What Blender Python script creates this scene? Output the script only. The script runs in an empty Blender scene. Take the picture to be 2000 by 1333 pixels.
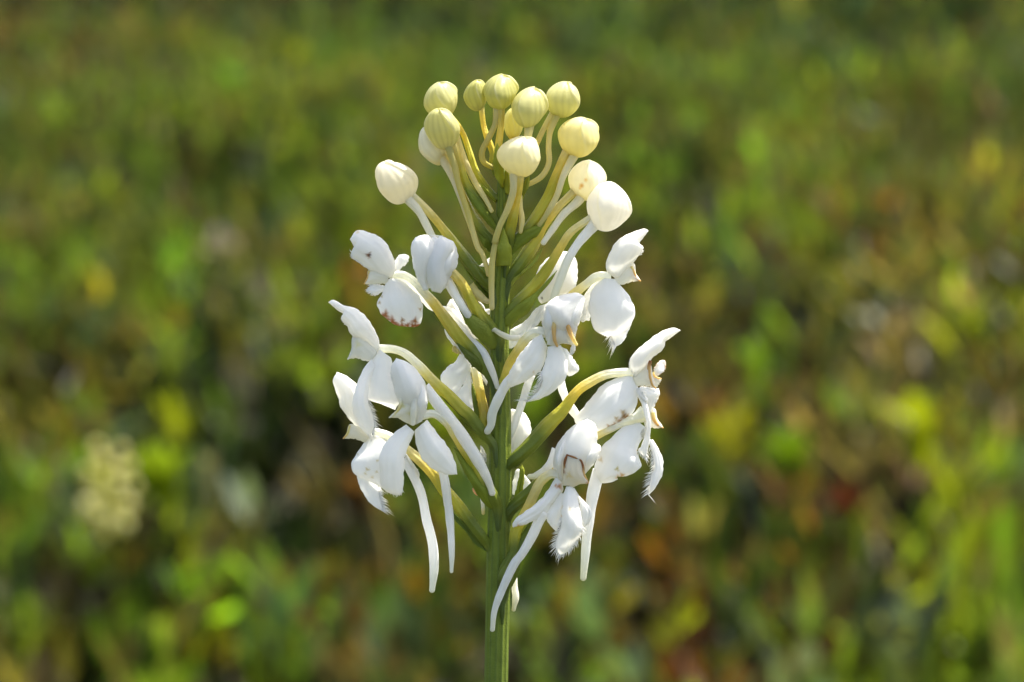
import bpy, math, random
import numpy as np
from mathutils import Vector

# ------------------------------------------------------------------ camera, sky, sun, exposure
SC = bpy.context.scene
COL = SC.collection
PITCH = math.radians(9.5)
CAM_Z = 0.95
D = 0.50                       # distance to the orchid (plane of focus), metres
LENS, SENSOR = 100.0, 36.0
S = D * SENSOR / LENS / 2000.0 # metres per photograph pixel at the orchid

cam_data = bpy.data.cameras.new('camera')
cam = bpy.data.objects.new('camera', cam_data)
COL.objects.link(cam)
cam.location = (0, 0, CAM_Z)
cam.rotation_euler = (math.pi / 2 - PITCH, 0, 0)
cam_data.lens = LENS
cam_data.sensor_width = SENSOR
cam_data.clip_start = 0.01
cam_data.clip_end = 2000
cam_data.dof.use_dof = True
cam_data.dof.focus_distance = D - 0.001
cam_data.dof.aperture_fstop = 17.0
SC.camera = cam

SUN_EL, SUN_AZ = math.radians(63), math.radians(52)   # azimuth from +Y (view direction) towards +X
world = bpy.data.worlds.new('World')
SC.world = world
world.use_nodes = True
wn = world.node_tree
for n in list(wn.nodes):
    wn.nodes.remove(n)
wo = wn.nodes.new('ShaderNodeOutputWorld')
wb = wn.nodes.new('ShaderNodeBackground')
ws = wn.nodes.new('ShaderNodeTexSky')
ws.sky_type = 'NISHITA'
ws.sun_disc = False
ws.sun_elevation = SUN_EL
ws.sun_rotation = SUN_AZ
ws.dust_density = 4.0
ws.ozone_density = .6
wb.inputs['Strength'].default_value = 0.11
wn.links.new(ws.outputs['Color'], wb.inputs['Color'])
wn.links.new(wb.outputs['Background'], wo.inputs['Surface'])

sun_data = bpy.data.lights.new('sun', 'SUN')
sun = bpy.data.objects.new('sun', sun_data)
COL.objects.link(sun)
sun_data.energy = 4.4
sun_data.angle = math.radians(0.53)
sun_data.color = (1.0, 0.955, 0.88)
sdir = Vector((math.sin(SUN_AZ) * math.cos(SUN_EL), math.cos(SUN_AZ) * math.cos(SUN_EL), math.sin(SUN_EL)))
sun.rotation_euler = sdir.to_track_quat('Z', 'Y').to_euler()
sun.location = (2, 6, 9)

SC.view_settings.view_transform = 'Standard'
SC.view_settings.look = 'None'
SC.view_settings.exposure = 1.68
SC.view_settings.gamma = 1.0
SC.render.engine = 'CYCLES'
SC.cycles.use_denoising = True
SC.cycles.max_bounces = 14
SC.cycles.diffuse_bounces = 12
SC.cycles.transmission_bounces = 6
SC.cycles.sample_clamp_indirect = 6.0

rng = np.random.default_rng(11)
random.seed(5)

# ------------------------------------------------------------------ pixel -> place
CAM = np.array([0, 0, CAM_Z])
FWD = np.array([0, math.cos(PITCH), -math.sin(PITCH)])
UPV = np.array([0, math.sin(PITCH), math.cos(PITCH)])
RGT = np.array([1.0, 0, 0])


def P(a):
    """(photo x, photo y, px toward the camera off the stem's plane) -> world points"""
    a = np.asarray(a, float)
    x, y, d = a[..., 0], a[..., 1], a[..., 2]
    k = (D - d * S)
    return (CAM + k[..., None] * (FWD + ((x - 1000) * S / D)[..., None] * RGT - ((y - 666.5) * S / D)[..., None] * UPV))


def on_level(px, py, z):
    """where the ray through a photo pixel meets the level z"""
    v = FWD + (px - 1000) * S / D * RGT - (py - 666.5) * S / D * UPV
    t = (z - CAM_Z) / v[2]
    return CAM + t * v


def Z(ox, oy, s):
    return lambda *p: [(ox + q[0] / s, oy + q[1] / s) for q in p]


z1 = Z(720, 130, 3.8077)
z2 = Z(640, 420, 5.1265)
z3 = Z(960, 420, 4.7605)
z4 = Z(630, 560, 4.937)
z5 = Z(630, 700, 4.1657)
z6 = Z(940, 560, 4.76)
z7 = Z(960, 780, 4.0395)
z8 = Z(780, 960, 3.574)
z9 = Z(1120, 680, 4.444)
z10 = Z(860, 560, 4.443)
z11 = Z(980, 480, 6.06)
z12 = Z(900, 840, 5.555)
z13 = Z(880, 260, 5.126)

# ------------------------------------------------------------------ materials


def new_mat(name):
    m = bpy.data.materials.new(name)
    m.use_nodes = True
    nt = m.node_tree
    return m, nt, nt.nodes['Principled BSDF'], nt.nodes['Material Output']


def tissue(name, trans, rough, bump_scale, bump, gain=(1, 1, 1), spec=.4, mottled=0.0):
    """thin living tissue: reflects and lets light through (walls of a closed thin body)"""
    m, nt, b, out = new_mat(name)
    at = nt.nodes.new('ShaderNodeAttribute')
    at.attribute_name = 'tint'
    tc = nt.nodes.new('ShaderNodeTexCoord')
    n1 = nt.nodes.new('ShaderNodeTexNoise')
    n1.inputs['Scale'].default_value = 420
    n1.inputs['Detail'].default_value = 4
    nt.links.new(tc.outputs['Object'], n1.inputs['Vector'])
    mp = nt.nodes.new('ShaderNodeMapRange')
    mp.inputs['To Min'].default_value = 1 - mottled
    mp.inputs['To Max'].default_value = 1 + mottled * .5
    mp.inputs['From Min'].default_value = .3
    mp.inputs['From Max'].default_value = .7
    nt.links.new(n1.outputs['Fac'], mp.inputs['Value'])
    mul = nt.nodes.new('ShaderNodeVectorMath')
    mul.operation = 'SCALE'
    nt.links.new(at.outputs['Color'], mul.inputs[0])
    nt.links.new(mp.outputs['Result'], mul.inputs['Scale'])
    nt.links.new(mul.outputs['Vector'], b.inputs['Base Color'])
    b.inputs['Roughness'].default_value = rough
    b.inputs['Specular IOR Level'].default_value = spec
    v = nt.nodes.new('ShaderNodeTexVoronoi')
    v.inputs['Scale'].default_value = bump_scale
    nt.links.new(tc.outputs['Object'], v.inputs['Vector'])
    bp = nt.nodes.new('ShaderNodeBump')
    bp.inputs['Strength'].default_value = bump
    bp.inputs['Distance'].default_value = .0001
    bp.invert = True
    nt.links.new(v.outputs['Distance'], bp.inputs['Height'])
    nt.links.new(bp.outputs['Normal'], b.inputs['Normal'])
    t = nt.nodes.new('ShaderNodeBsdfTranslucent')
    g = nt.nodes.new('ShaderNodeVectorMath')
    g.operation = 'MULTIPLY'
    g.inputs[1].default_value = gain
    nt.links.new(mul.outputs['Vector'], g.inputs[0])
    nt.links.new(g.outputs['Vector'], t.inputs['Color'])
    mx = nt.nodes.new('ShaderNodeMixShader')
    mx.inputs['Fac'].default_value = trans
    nt.links.new(b.outputs['BSDF'], mx.inputs[1])
    nt.links.new(t.outputs['BSDF'], mx.inputs[2])
    nt.links.new(mx.outputs['Shader'], out.inputs['Surface'])
    return m


M_PETAL = tissue('petal_tissue', .52, .42, 4200, .3, spec=.35, mottled=.03, gain=(1.06, 1.05, 1.03))
M_TUBE = tissue('fleshy_tissue', .42, .36, 3200, .6, spec=.4, mottled=.16, gain=(1.1, 1.1, .9))
M_GREEN = tissue('green_tissue', .22, .5, 3400, .9, spec=.22, mottled=.16, gain=(1.3, 1.4, .7))


def leaf_mat(name, trans, rough, spec):
    m, nt, b, out = new_mat(name)
    at = nt.nodes.new('ShaderNodeAttribute')
    at.attribute_name = 'tint'
    nt.links.new(at.outputs['Color'], b.inputs['Base Color'])
    b.inputs['Roughness'].default_value = rough
    b.inputs['Specular IOR Level'].default_value = spec
    t = nt.nodes.new('ShaderNodeBsdfTranslucent')
    g = nt.nodes.new('ShaderNodeVectorMath')
    g.operation = 'MULTIPLY'
    g.inputs[1].default_value = (1.5, 1.6, .8)
    nt.links.new(at.outputs['Color'], g.inputs[0])
    nt.links.new(g.outputs['Vector'], t.inputs['Color'])
    mx = nt.nodes.new('ShaderNodeMixShader')
    mx.inputs['Fac'].default_value = trans
    nt.links.new(b.outputs['BSDF'], mx.inputs[1])
    nt.links.new(t.outputs['BSDF'], mx.inputs[2])
    nt.links.new(mx.outputs['Shader'], out.inputs['Surface'])
    return m


M_LEAF = leaf_mat('shrub_leaf', .5, .45, .2)
M_LEAF_FAR = leaf_mat('far_shrub_leaf', .5, .6, .1)
M_DRY = leaf_mat('dry_blade', .3, .6, .3)

# ------------------------------------------------------------------ mesh building


def spline(pts, n):
    """Catmull-Rom through pts, resampled evenly by length to n points"""
    p = np.asarray(pts, float)
    if len(p) == 2:
        dense = p[0] + (p[1] - p[0]) * np.linspace(0, 1, 40)[:, None]
    else:
        q = np.vstack([2 * p[0] - p[1], p, 2 * p[-1] - p[-2]])
        seg = []
        t = np.linspace(0, 1, 16, endpoint=False)[:, None]
        for i in range(len(p) - 1):
            a, b, c, d = q[i], q[i + 1], q[i + 2], q[i + 3]
            seg.append(.5 * (2 * b + (c - a) * t + (2 * a - 5 * b + 4 * c - d) * t ** 2 + (3 * b - a - 3 * c + d) * t ** 3))
        dense = np.vstack(seg + [p[-1:]])
    l = np.r_[0, np.cumsum(np.linalg.norm(np.diff(dense[:, :3], axis=0), axis=1))]
    u = np.linspace(0, l[-1], n)
    return np.stack([np.interp(u, l, dense[:, k]) for k in range(dense.shape[1])], 1)


def prof(v, t):
    """smooth profile through evenly spaced values"""
    if np.isscalar(v):
        return np.full_like(t, float(v))
    v = np.asarray(v, float)
    if v.ndim == 2:
        return np.stack([prof(v[:, k], t) for k in range(v.shape[1])], 1)
    x = t * (len(v) - 1)
    i = np.clip(np.floor(x).astype(int), 0, max(len(v) - 2, 0))
    if len(v) == 1:
        return np.full_like(t, v[0])
    f = x - i
    f = f * f * (3 - 2 * f)
    return v[i] * (1 - f) + v[i + 1] * f


W = (.93, .925, .89)
WC = (.91, .895, .79)
C = (.86, .77, .36)
Y = (.80, .66, .13)
YG = (.58, .54, .06)
G = (.22, .265, .03)
DG = (.13, .175, .022)
TAN = (.80, .58, .24)
BR = (.36, .15, .05)


class Mesh:
    def __init__(self, seed=None):
        self.v, self.f, self.c, self.n = [], [], [], 0
        self.r = random.Random(seed if seed is not None else random.random())

    def put(self, v, f, c):
        self.v.append(np.asarray(v, float))
        self.c.append(np.asarray(c, float))
        self.f.extend([tuple(i + self.n for i in q) for q in f])
        self.n += len(v)

    def tube_world(self, pts, rad, cols, nr=14, ribs=0, rib=0.0, twist=0.0, rib_col=None, flat=1.0, rib_pow=1.0):
        pts, rad, cols = np.asarray(pts), np.asarray(rad), np.asarray(cols)
        n = len(pts)
        tan = np.gradient(pts, axis=0)
        tan /= np.linalg.norm(tan, axis=1)[:, None] + 1e-12
        u = np.cross(tan[0], FWD)
        if np.linalg.norm(u) < 1e-3:
            u = np.cross(tan[0], RGT)
        u /= np.linalg.norm(u)
        V, CC = [], []
        th = np.linspace(0, 2 * np.pi, nr, endpoint=False)
        for i in range(n):
            u = u - tan[i] * np.dot(u, tan[i])
            u /= np.linalg.norm(u)
            w = np.cross(tan[i], u)
            a = th + twist * i / n
            prof_r = np.abs(np.cos(ribs * th / 2)) ** rib_pow if ribs else np.ones(nr)
            k = rad[i] * (1 + rib * (prof_r - .5))
            V.append(pts[i] + (k * np.cos(a))[:, None] * u + (k * np.sin(a) * flat)[:, None] * w)
            c = np.repeat(cols[i][None], nr, 0)
            if rib_col is not None:
                f = (prof_r ** 2)[:, None] * .75
                c = c * (1 - f) + np.array(rib_col) * f
            CC.append(c)
        V, CC = np.vstack(V), np.vstack(CC)
        F = []
        for i in range(n - 1):
            for j in range(nr):
                k = (j + 1) % nr
                F.append((i * nr + j, i * nr + k, (i + 1) * nr + k, (i + 1) * nr + j))
        F.append(tuple(range(nr))[::-1])
        F.append(tuple((n - 1) * nr + j for j in range(nr)))
        self.put(V, F, CC)

    def tube(self, pts, d, r, cols, n=None, end=True, start=False, **kw):
        n = n or max(14, 6 * len(pts))
        p = spline([(x, y) for x, y in pts], n)
        t = np.linspace(0, 1, n)
        q = np.c_[p, prof(d, t)]
        rad = prof(r, t)
        q0_ = self.r.uniform(0, 6)
        rad = rad * (1 + .035 * np.sin(9 * t + q0_) + .025 * np.sin(23 * t + 2 * q0_))
        col = prof(cols, t) if len(np.shape(cols)) == 2 else np.repeat(np.array(cols)[None], n, 0)
        if end or start:      # rounded ends: extra rings
            ex_q, ex_r, ex_c = [], [], []
            dv = q[-1] - q[-2]
            dv /= np.linalg.norm(dv)
            if end:
                for a in (25, 45, 62, 76, 86):
                    a = math.radians(a)
                    ex_q.append(q[-1] + dv * rad[-1] * math.sin(a))
                    ex_r.append(rad[-1] * math.cos(a))
                    ex_c.append(col[-1])
                q, rad, col = np.vstack([q, ex_q]), np.r_[rad, ex_r], np.vstack([col, ex_c])
        self.tube_world(P(q), rad * S, col, **kw)

    def petal(self, outline, tip, d=0, bulge=0, tilt=0, col=W, base_col=None, thick=2.6, ruffle=2.6, nt=34, nu=22, wav=1.9,
              rib=1.5, spots=(), fringe=(), power=2.0, brown=None, veins=6):
        """outline: photo points from one base corner round the tip (index) back to the other base corner"""
        L = spline(outline[:tip + 1], nt)
        R = spline(outline[:tip - 1 if tip > 0 else None:-1] if tip > 0 else outline, nt)
        t = np.linspace(0, 1, nt)
        u = np.linspace(0, 1, nu)
        T, U = np.meshgrid(t, u, indexing='ij')
        XY = L[:, None, :] * (1 - U[..., None]) + R[:, None, :] * U[..., None]
        wd = np.linalg.norm(L - R, axis=1)
        wr = (wd / wd.max())[:, None]
        dep = prof(d, t)[:, None] + prof(tilt, t)[:, None] * (2 * U - 1) * wr
        dep = dep + prof(bulge, t)[:, None] * (1 - np.abs(2 * U - 1) ** power) * wr ** .8
        r = self.r
        for _ in range(4):
            dep = dep + wav * r.uniform(.3, 1) * np.sin(r.uniform(2, 6) * T + r.uniform(-7, 7) * U + r.uniform(0, 6)) * wr
        e_ = np.abs(2 * U - 1) ** 4
        for sgn in (-1, 1):
            half_ = (np.sign(2 * U - 1) == sgn)
            dep = dep + half_ * e_ * ruffle * (np.sin(r.uniform(7, 12) * T + r.uniform(0, 6)) + .6 * np.sin(r.uniform(15, 24) * T + r.uniform(0, 6))) * wr
        cx_ = r.uniform(.25, .75)
        dep = dep + r.uniform(-2.2, 2.2) * np.exp(-((U - cx_ - .15 * (T - .5)) / .1) ** 2) * wr * np.sin(np.pi * T)
        jx = .7 * np.sin(r.uniform(20, 34) * T + r.uniform(0, 6)) + .5 * np.sin(r.uniform(45, 60) * T + r.uniform(0, 6))
        XY = XY + (np.where(U < .5, -1, 1) * e_ * jx * np.sin(np.pi * T))[..., None] * ((R - L) / (wd[:, None] + 1e-6))[:, None, :]
        dep = dep - rib * np.exp(-((U - .5) / .05) ** 2) * wr
        if veins:
            dep = dep + .45 * np.cos(U * veins * 2 * np.pi) * wr
        Q = np.concatenate([XY, dep[..., None]], -1)
        W3 = P(Q)
        gt = np.gradient(W3, axis=0)
        gu = np.gradient(W3, axis=1)
        N = np.cross(gt, gu)
        ln = np.linalg.norm(N, axis=-1, keepdims=True)
        N = np.where(ln > 1e-14, N / (ln + 1e-20), -FWD)
        N[-1] = N[-2]
        N[0] = N[1]
        edge = np.clip((1 - np.abs(2 * U - 1)) * 6, .25, 1) * np.clip((1 - T) * 8, .3, 1)
        off = N * (thick * S / 2 * edge)[..., None]
        A, B = (W3 + off).reshape(-1, 3), (W3 - off).reshape(-1, 3)
        cc = np.repeat(np.array(col, float)[None], nt * nu, 0)
        if base_col is not None:
            k = np.clip(1 - T.reshape(-1, 1) / .35, 0, 1)
            cc = cc * (1 - k) + np.array(base_col) * k
        xy = XY.reshape(-1, 2)
        for (sx, sy, sr, sc) in spots:
            ph = np.arctan2(xy[:, 1] - sy, xy[:, 0] - sx)
            wob = 1 + .35 * np.sin(3 * ph + sx) + .25 * np.sin(7 * ph + sy)
            k = np.clip(1.4 - 1.4 * np.hypot(xy[:, 0] - sx, xy[:, 1] - sy) / (sr * wob), 0, 1)[:, None]
            cc = cc * (1 - k) + np.array(sc) * k
        if brown is not None:     # (t from, width in px, colour): a withered margin towards the tip
            t0, wpx, bc = brown
            em = np.minimum(np.minimum(U, 1 - U) * wd[:, None], (1 - T) * np.linalg.norm(L[-1] - L[0]))
            wob = wpx * (1 + .35 * np.sin(T * 40 + U * 9) + .3 * np.sin(U * 61 + 2))
            k = np.clip(1.3 - em / np.maximum(wob, .3), 0, 1) * (T > t0)
            k = k.reshape(-1, 1)
            cc = cc * (1 - k) + np.array(bc) * k
        n0 = nt * nu
        F = []
        idx = lambda i, j: i * nu + j
        for i in range(nt - 1):
            for j in range(nu - 1):
                q = (idx(i, j), idx(i + 1, j), idx(i + 1, j + 1), idx(i, j + 1))
                F.append(q)
                F.append(tuple(n0 + k for k in q[::-1]))
        loop = [idx(0, j) for j in range(nu)] + [idx(i, nu - 1) for i in range(1, nt)] + \
               [idx(nt - 1, j) for j in range(nu - 2, -1, -1)] + [idx(i, 0) for i in range(nt - 2, 0, -1)]
        for a, b in zip(loop, loop[1:] + loop[:1]):
            F.append((a, b, n0 + b, n0 + a))
        self.put(np.vstack([A, B]), F, np.vstack([cc, cc]))
        for (side, t0, t1, ln_px, cnt, sweep) in fringe:
            rail = (L if side == 'L' else R)
            other = (R if side == 'L' else L)
            ui = 0 if side == 'L' else nu - 1
            for k in range(cnt):
                tt = t0 + (t1 - t0) * (k + r.uniform(.1, .9)) / cnt
                fi = tt * (nt - 1)
                i = min(int(fi), nt - 2)
                f = fi - i
                p = rail[i] * (1 - f) + rail[i + 1] * f
                dd = dep[i, ui] * (1 - f) + dep[i + 1, ui] * f
                tan = rail[i + 1] - rail[i]
                tan = tan / (np.linalg.norm(tan) + 1e-9)
                o = p - (other[i] * (1 - f) + other[i + 1] * f)
                if np.linalg.norm(o) < 2:
                    o = np.array([tan[1], -tan[0]])
                o = o - tan * np.dot(o, tan)
                o = o / (np.linalg.norm(o) + 1e-9)
                dr = o + tan * (sweep + .75 + r.uniform(-.2, .35))
                dr /= np.linalg.norm(dr)
                ll = ln_px * r.uniform(.5, 1.35) * (.7 + .6 * tt)
                bw = r.uniform(.9, 1.7)
                q0, q1 = p - tan * bw - o * 1.5, p + tan * bw - o * 1.5
                mid = p + dr * ll * .55 + tan * r.uniform(-.6, .6)
                tip_ = p + dr * ll + tan * r.uniform(-1, 1)
                dz = r.uniform(-.35, .35) * ll
                pts = [(*q0, dd + .8), (*q1, dd + .8), (*q1, dd - .8), (*q0, dd - .8),
                       (*(mid - tan * bw * .6), dd + dz * .4 + .5), (*(mid + tan * bw * .6), dd + dz * .4 + .5),
                       (*(mid + tan * bw * .6), dd + dz * .4 - .5), (*(mid - tan * bw * .6), dd + dz * .4 - .5),
                       (*tip_, dd + dz)]
                self.put(P(np.array(pts)), [(0, 1, 5, 4), (1, 2, 6, 5), (2, 3, 7, 6), (3, 0, 4, 7), (4, 5, 8), (5, 6, 8), (6, 7, 8), (7, 4, 8), (3, 2, 1, 0)],
                         np.repeat(np.array(col)[None], 9, 0))
        return self

    def bud(self, c, d, w, h, axis, spin=0, col=C, base_col=None, tip_col=None, seam=.05, vein=.011, nveins=15, pear=.2, vcol=.8, spots=(), blunt=.8):
        a = np.array(axis, float)
        a /= np.linalg.norm(a)
        e1 = np.cross(a, [0.1, .2, 1.0])
        e1 /= np.linalg.norm(e1)
        e2 = np.cross(a, e1)
        nth, nt = 120, 40
        th = np.linspace(0, 2 * np.pi, nth, endpoint=False)
        V, CC, F = [], [], []
        base_col = col if base_col is None else base_col
        tip_col = col if tip_col is None else tip_col
        r = self.r
        fa = [(r.randint(1, 4), r.uniform(-1, 1) * .045, r.uniform(0, 6.3), r.uniform(2, 6)) for _ in range(4)]
        bx_, by_ = r.choice((-1, 1)) * r.uniform(.12, .3), r.uniform(-.25, .25)
        for i in range(nt):
            t = (i + .02) / (nt - .96)
            ph = math.pi * t
            hh = -math.cos(ph)
            rr = abs(math.sin(ph)) ** blunt
            rr *= 1 - pear * max(0, -hh) ** 1.2 - .20 * max(0, hh) ** 1.6
            sw = spin + .75 * t
            fr = np.mod(3 * (th - sw) / (2 * np.pi) + .08 * np.sin(5 * t), 1)
            lift = np.where(fr < .93, (fr / .93) ** 1.6, (1 - fr) / .07)
            st = math.sin(ph) ** .5 * min(1, .25 + 1.1 * t)
            k = 1 + seam * 2.3 * st * (lift - .4) + vein * st * np.cos(nveins * (th - sw) + 1.6 * np.sin(3 * th) + 1.1 * np.sin(2 * th + spin))
            big = 1 + .04 * np.cos(2 * th + spin * 3) + .065 * np.cos(3 * (th - sw) + 1)
            for (kk, am, p0, ft) in fa:
                big = big + am * np.cos(kk * th + p0 + ft * t)
            rad = .955 * w * rr * k * big
            hx = h * hh * np.ones(nth)
            if t > .72:
                hx = hx + (t - .72) * h * .5 * (lift - .75)
            off = max(0, hh) ** 2 * w
            p = np.array([c[0], c[1], d]) + hx[:, None] * a + (rad * np.cos(th) + off * bx_)[:, None] * e1 + (rad * np.sin(th) + off * by_)[:, None] * e2
            V.append(p)
            cb = np.array(base_col) * max(0, 1 - t * 2.5) + np.array(col) * (1 - max(0, 1 - t * 2.5))
            f2 = max(0, (t - .6) / .4)
            cb = cb * (1 - f2) + np.array(tip_col) * f2
            pale = np.exp(-((fr - .93) / .035) ** 2)[:, None] * .5 * min(1, t * 1.5)
            vv = (.5 - .5 * np.cos(nveins * (th - sw) + 1.6 * np.sin(3 * th) + 1.1 * np.sin(2 * th + spin)))[:, None] ** 2 * (1 - vcol) * .4
            cc = cb[None] * (1 - vv)
            cc = cc * (1 - pale) + np.array((.82, .79, .54)) * pale
            CC.append(cc)
        V, CC = np.vstack(V), np.vstack(CC)
        for (sx, sy, sr, sc) in spots:
            k = np.clip(1.5 - 1.5 * np.hypot(V[:, 0] - sx, V[:, 1] - sy) / sr, 0, 1) * (V[:, 2] > d)
            CC = CC * (1 - k[:, None]) + np.array(sc) * k[:, None]
        for i in range(nt - 1):
            for j in range(nth):
                k = (j + 1) % nth
                F.append((i * nth + j, i * nth + k, (i + 1) * nth + k, (i + 1) * nth + j))
        F.append(tuple(range(nth))[::-1])
        F.append(tuple((nt - 1) * nth + j for j in range(nth)))
        self.put(P(V), F, CC)
        return self

    def build(self, name, mat, parent=None, origin=(0, 0, 0), smooth=True):
        v = np.vstack(self.v) - np.array(origin)
        me = bpy.data.meshes.new(name)
        me.from_pydata(v.tolist(), [], self.f)
        c = np.clip(np.vstack(self.c), 0, 1)
        ca = me.color_attributes.new('tint', 'FLOAT_COLOR', 'POINT')
        ca.data.foreach_set('color', np.c_[c, np.ones(len(c))].astype(np.float32).ravel())
        if smooth:
            me.polygons.foreach_set('use_smooth', np.ones(len(me.polygons), bool))
        me.materials.append(mat)
        me.update()
        o = bpy.data.objects.new(name, me)
        COL.objects.link(o)
        o.parent = parent
        return o


def tag(o, label=None, cat=None, group=None, kind=None):
    for k, v in (('label', label), ('category', cat), ('group', group), ('kind', kind)):
        if v:
            o[k] = v
    return o


# ------------------------------------------------------------------ ground
def simple_grid(name, size, z, mat):
    me = bpy.data.meshes.new(name)
    n = 60
    xs = np.concatenate([-np.geomspace(size, 1, n), np.geomspace(1, size, n)])
    V = [(x, y, z + (0.03 * math.sin(x * 1.7 + y) + .03 * math.sin(y * 2.3 - x)) * (1 if abs(x) < 60 and abs(y) < 60 else 0)) for y in xs for x in xs]
    m = len(xs)
    F = [(j * m + i, j * m + i + 1, (j + 1) * m + i + 1, (j + 1) * m + i) for j in range(m - 1) for i in range(m - 1)]
    me.from_pydata(V, [], F)
    me.materials.append(mat)
    o = bpy.data.objects.new(name, me)
    COL.objects.link(o)
    return o


m, nt_, b_, out_ = new_mat('peat_moss')
tc = nt_.nodes.new('ShaderNodeTexCoord')
nz = nt_.nodes.new('ShaderNodeTexNoise')
nz.inputs['Scale'].default_value = 3.0
nz.inputs['Detail'].default_value = 8
cr = nt_.nodes.new('ShaderNodeValToRGB')
cr.color_ramp.elements[0].color = (.018, .016, .006, 1)
cr.color_ramp.elements[0].position = .35
cr.color_ramp.elements[1].color = (.06, .062, .016, 1)
cr.color_ramp.elements[1].position = .68
nt_.links.new(tc.outputs['Object'], nz.inputs['Vector'])
nt_.links.new(nz.outputs['Fac'], cr.inputs['Fac'])
nt_.links.new(cr.outputs['Color'], b_.inputs['Base Color'])
b_.inputs['Roughness'].default_value = .9
tag(simple_grid('ground', 900, 0, m), kind='structure')

# ------------------------------------------------------------------ the bog's shrub cover
LEVEL = 0.25        # mean level of the shrub tops
KINDS = {           # leaf colour, leaf length, width ratio, height factor
    'bright': ((.064, .084, .008), .052, .32, 1.0),
    'lime':   ((.110, .118, .008), .054, .34, 1.08),
    'green':  ((.036, .050, .009), .050, .32, 1.0),
    'olive':  ((.058, .045, .010), .048, .32, .95),
    'shade_dark':   ((.007, .011, .003), .046, .36, .85),  # near-black: shade of the hollows put into the leaf colour
    'rust':   ((.068, .030, .006), .046, .32, .95),
    'red':    ((.045, .012, .004), .044, .32, .95),
    'tan':    ((.100, .072, .026), .048, .28, 1.0),
    'grey':   ((.040, .052, .030), .050, .36, 1.0),
}
KN = list(KINDS)
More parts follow.
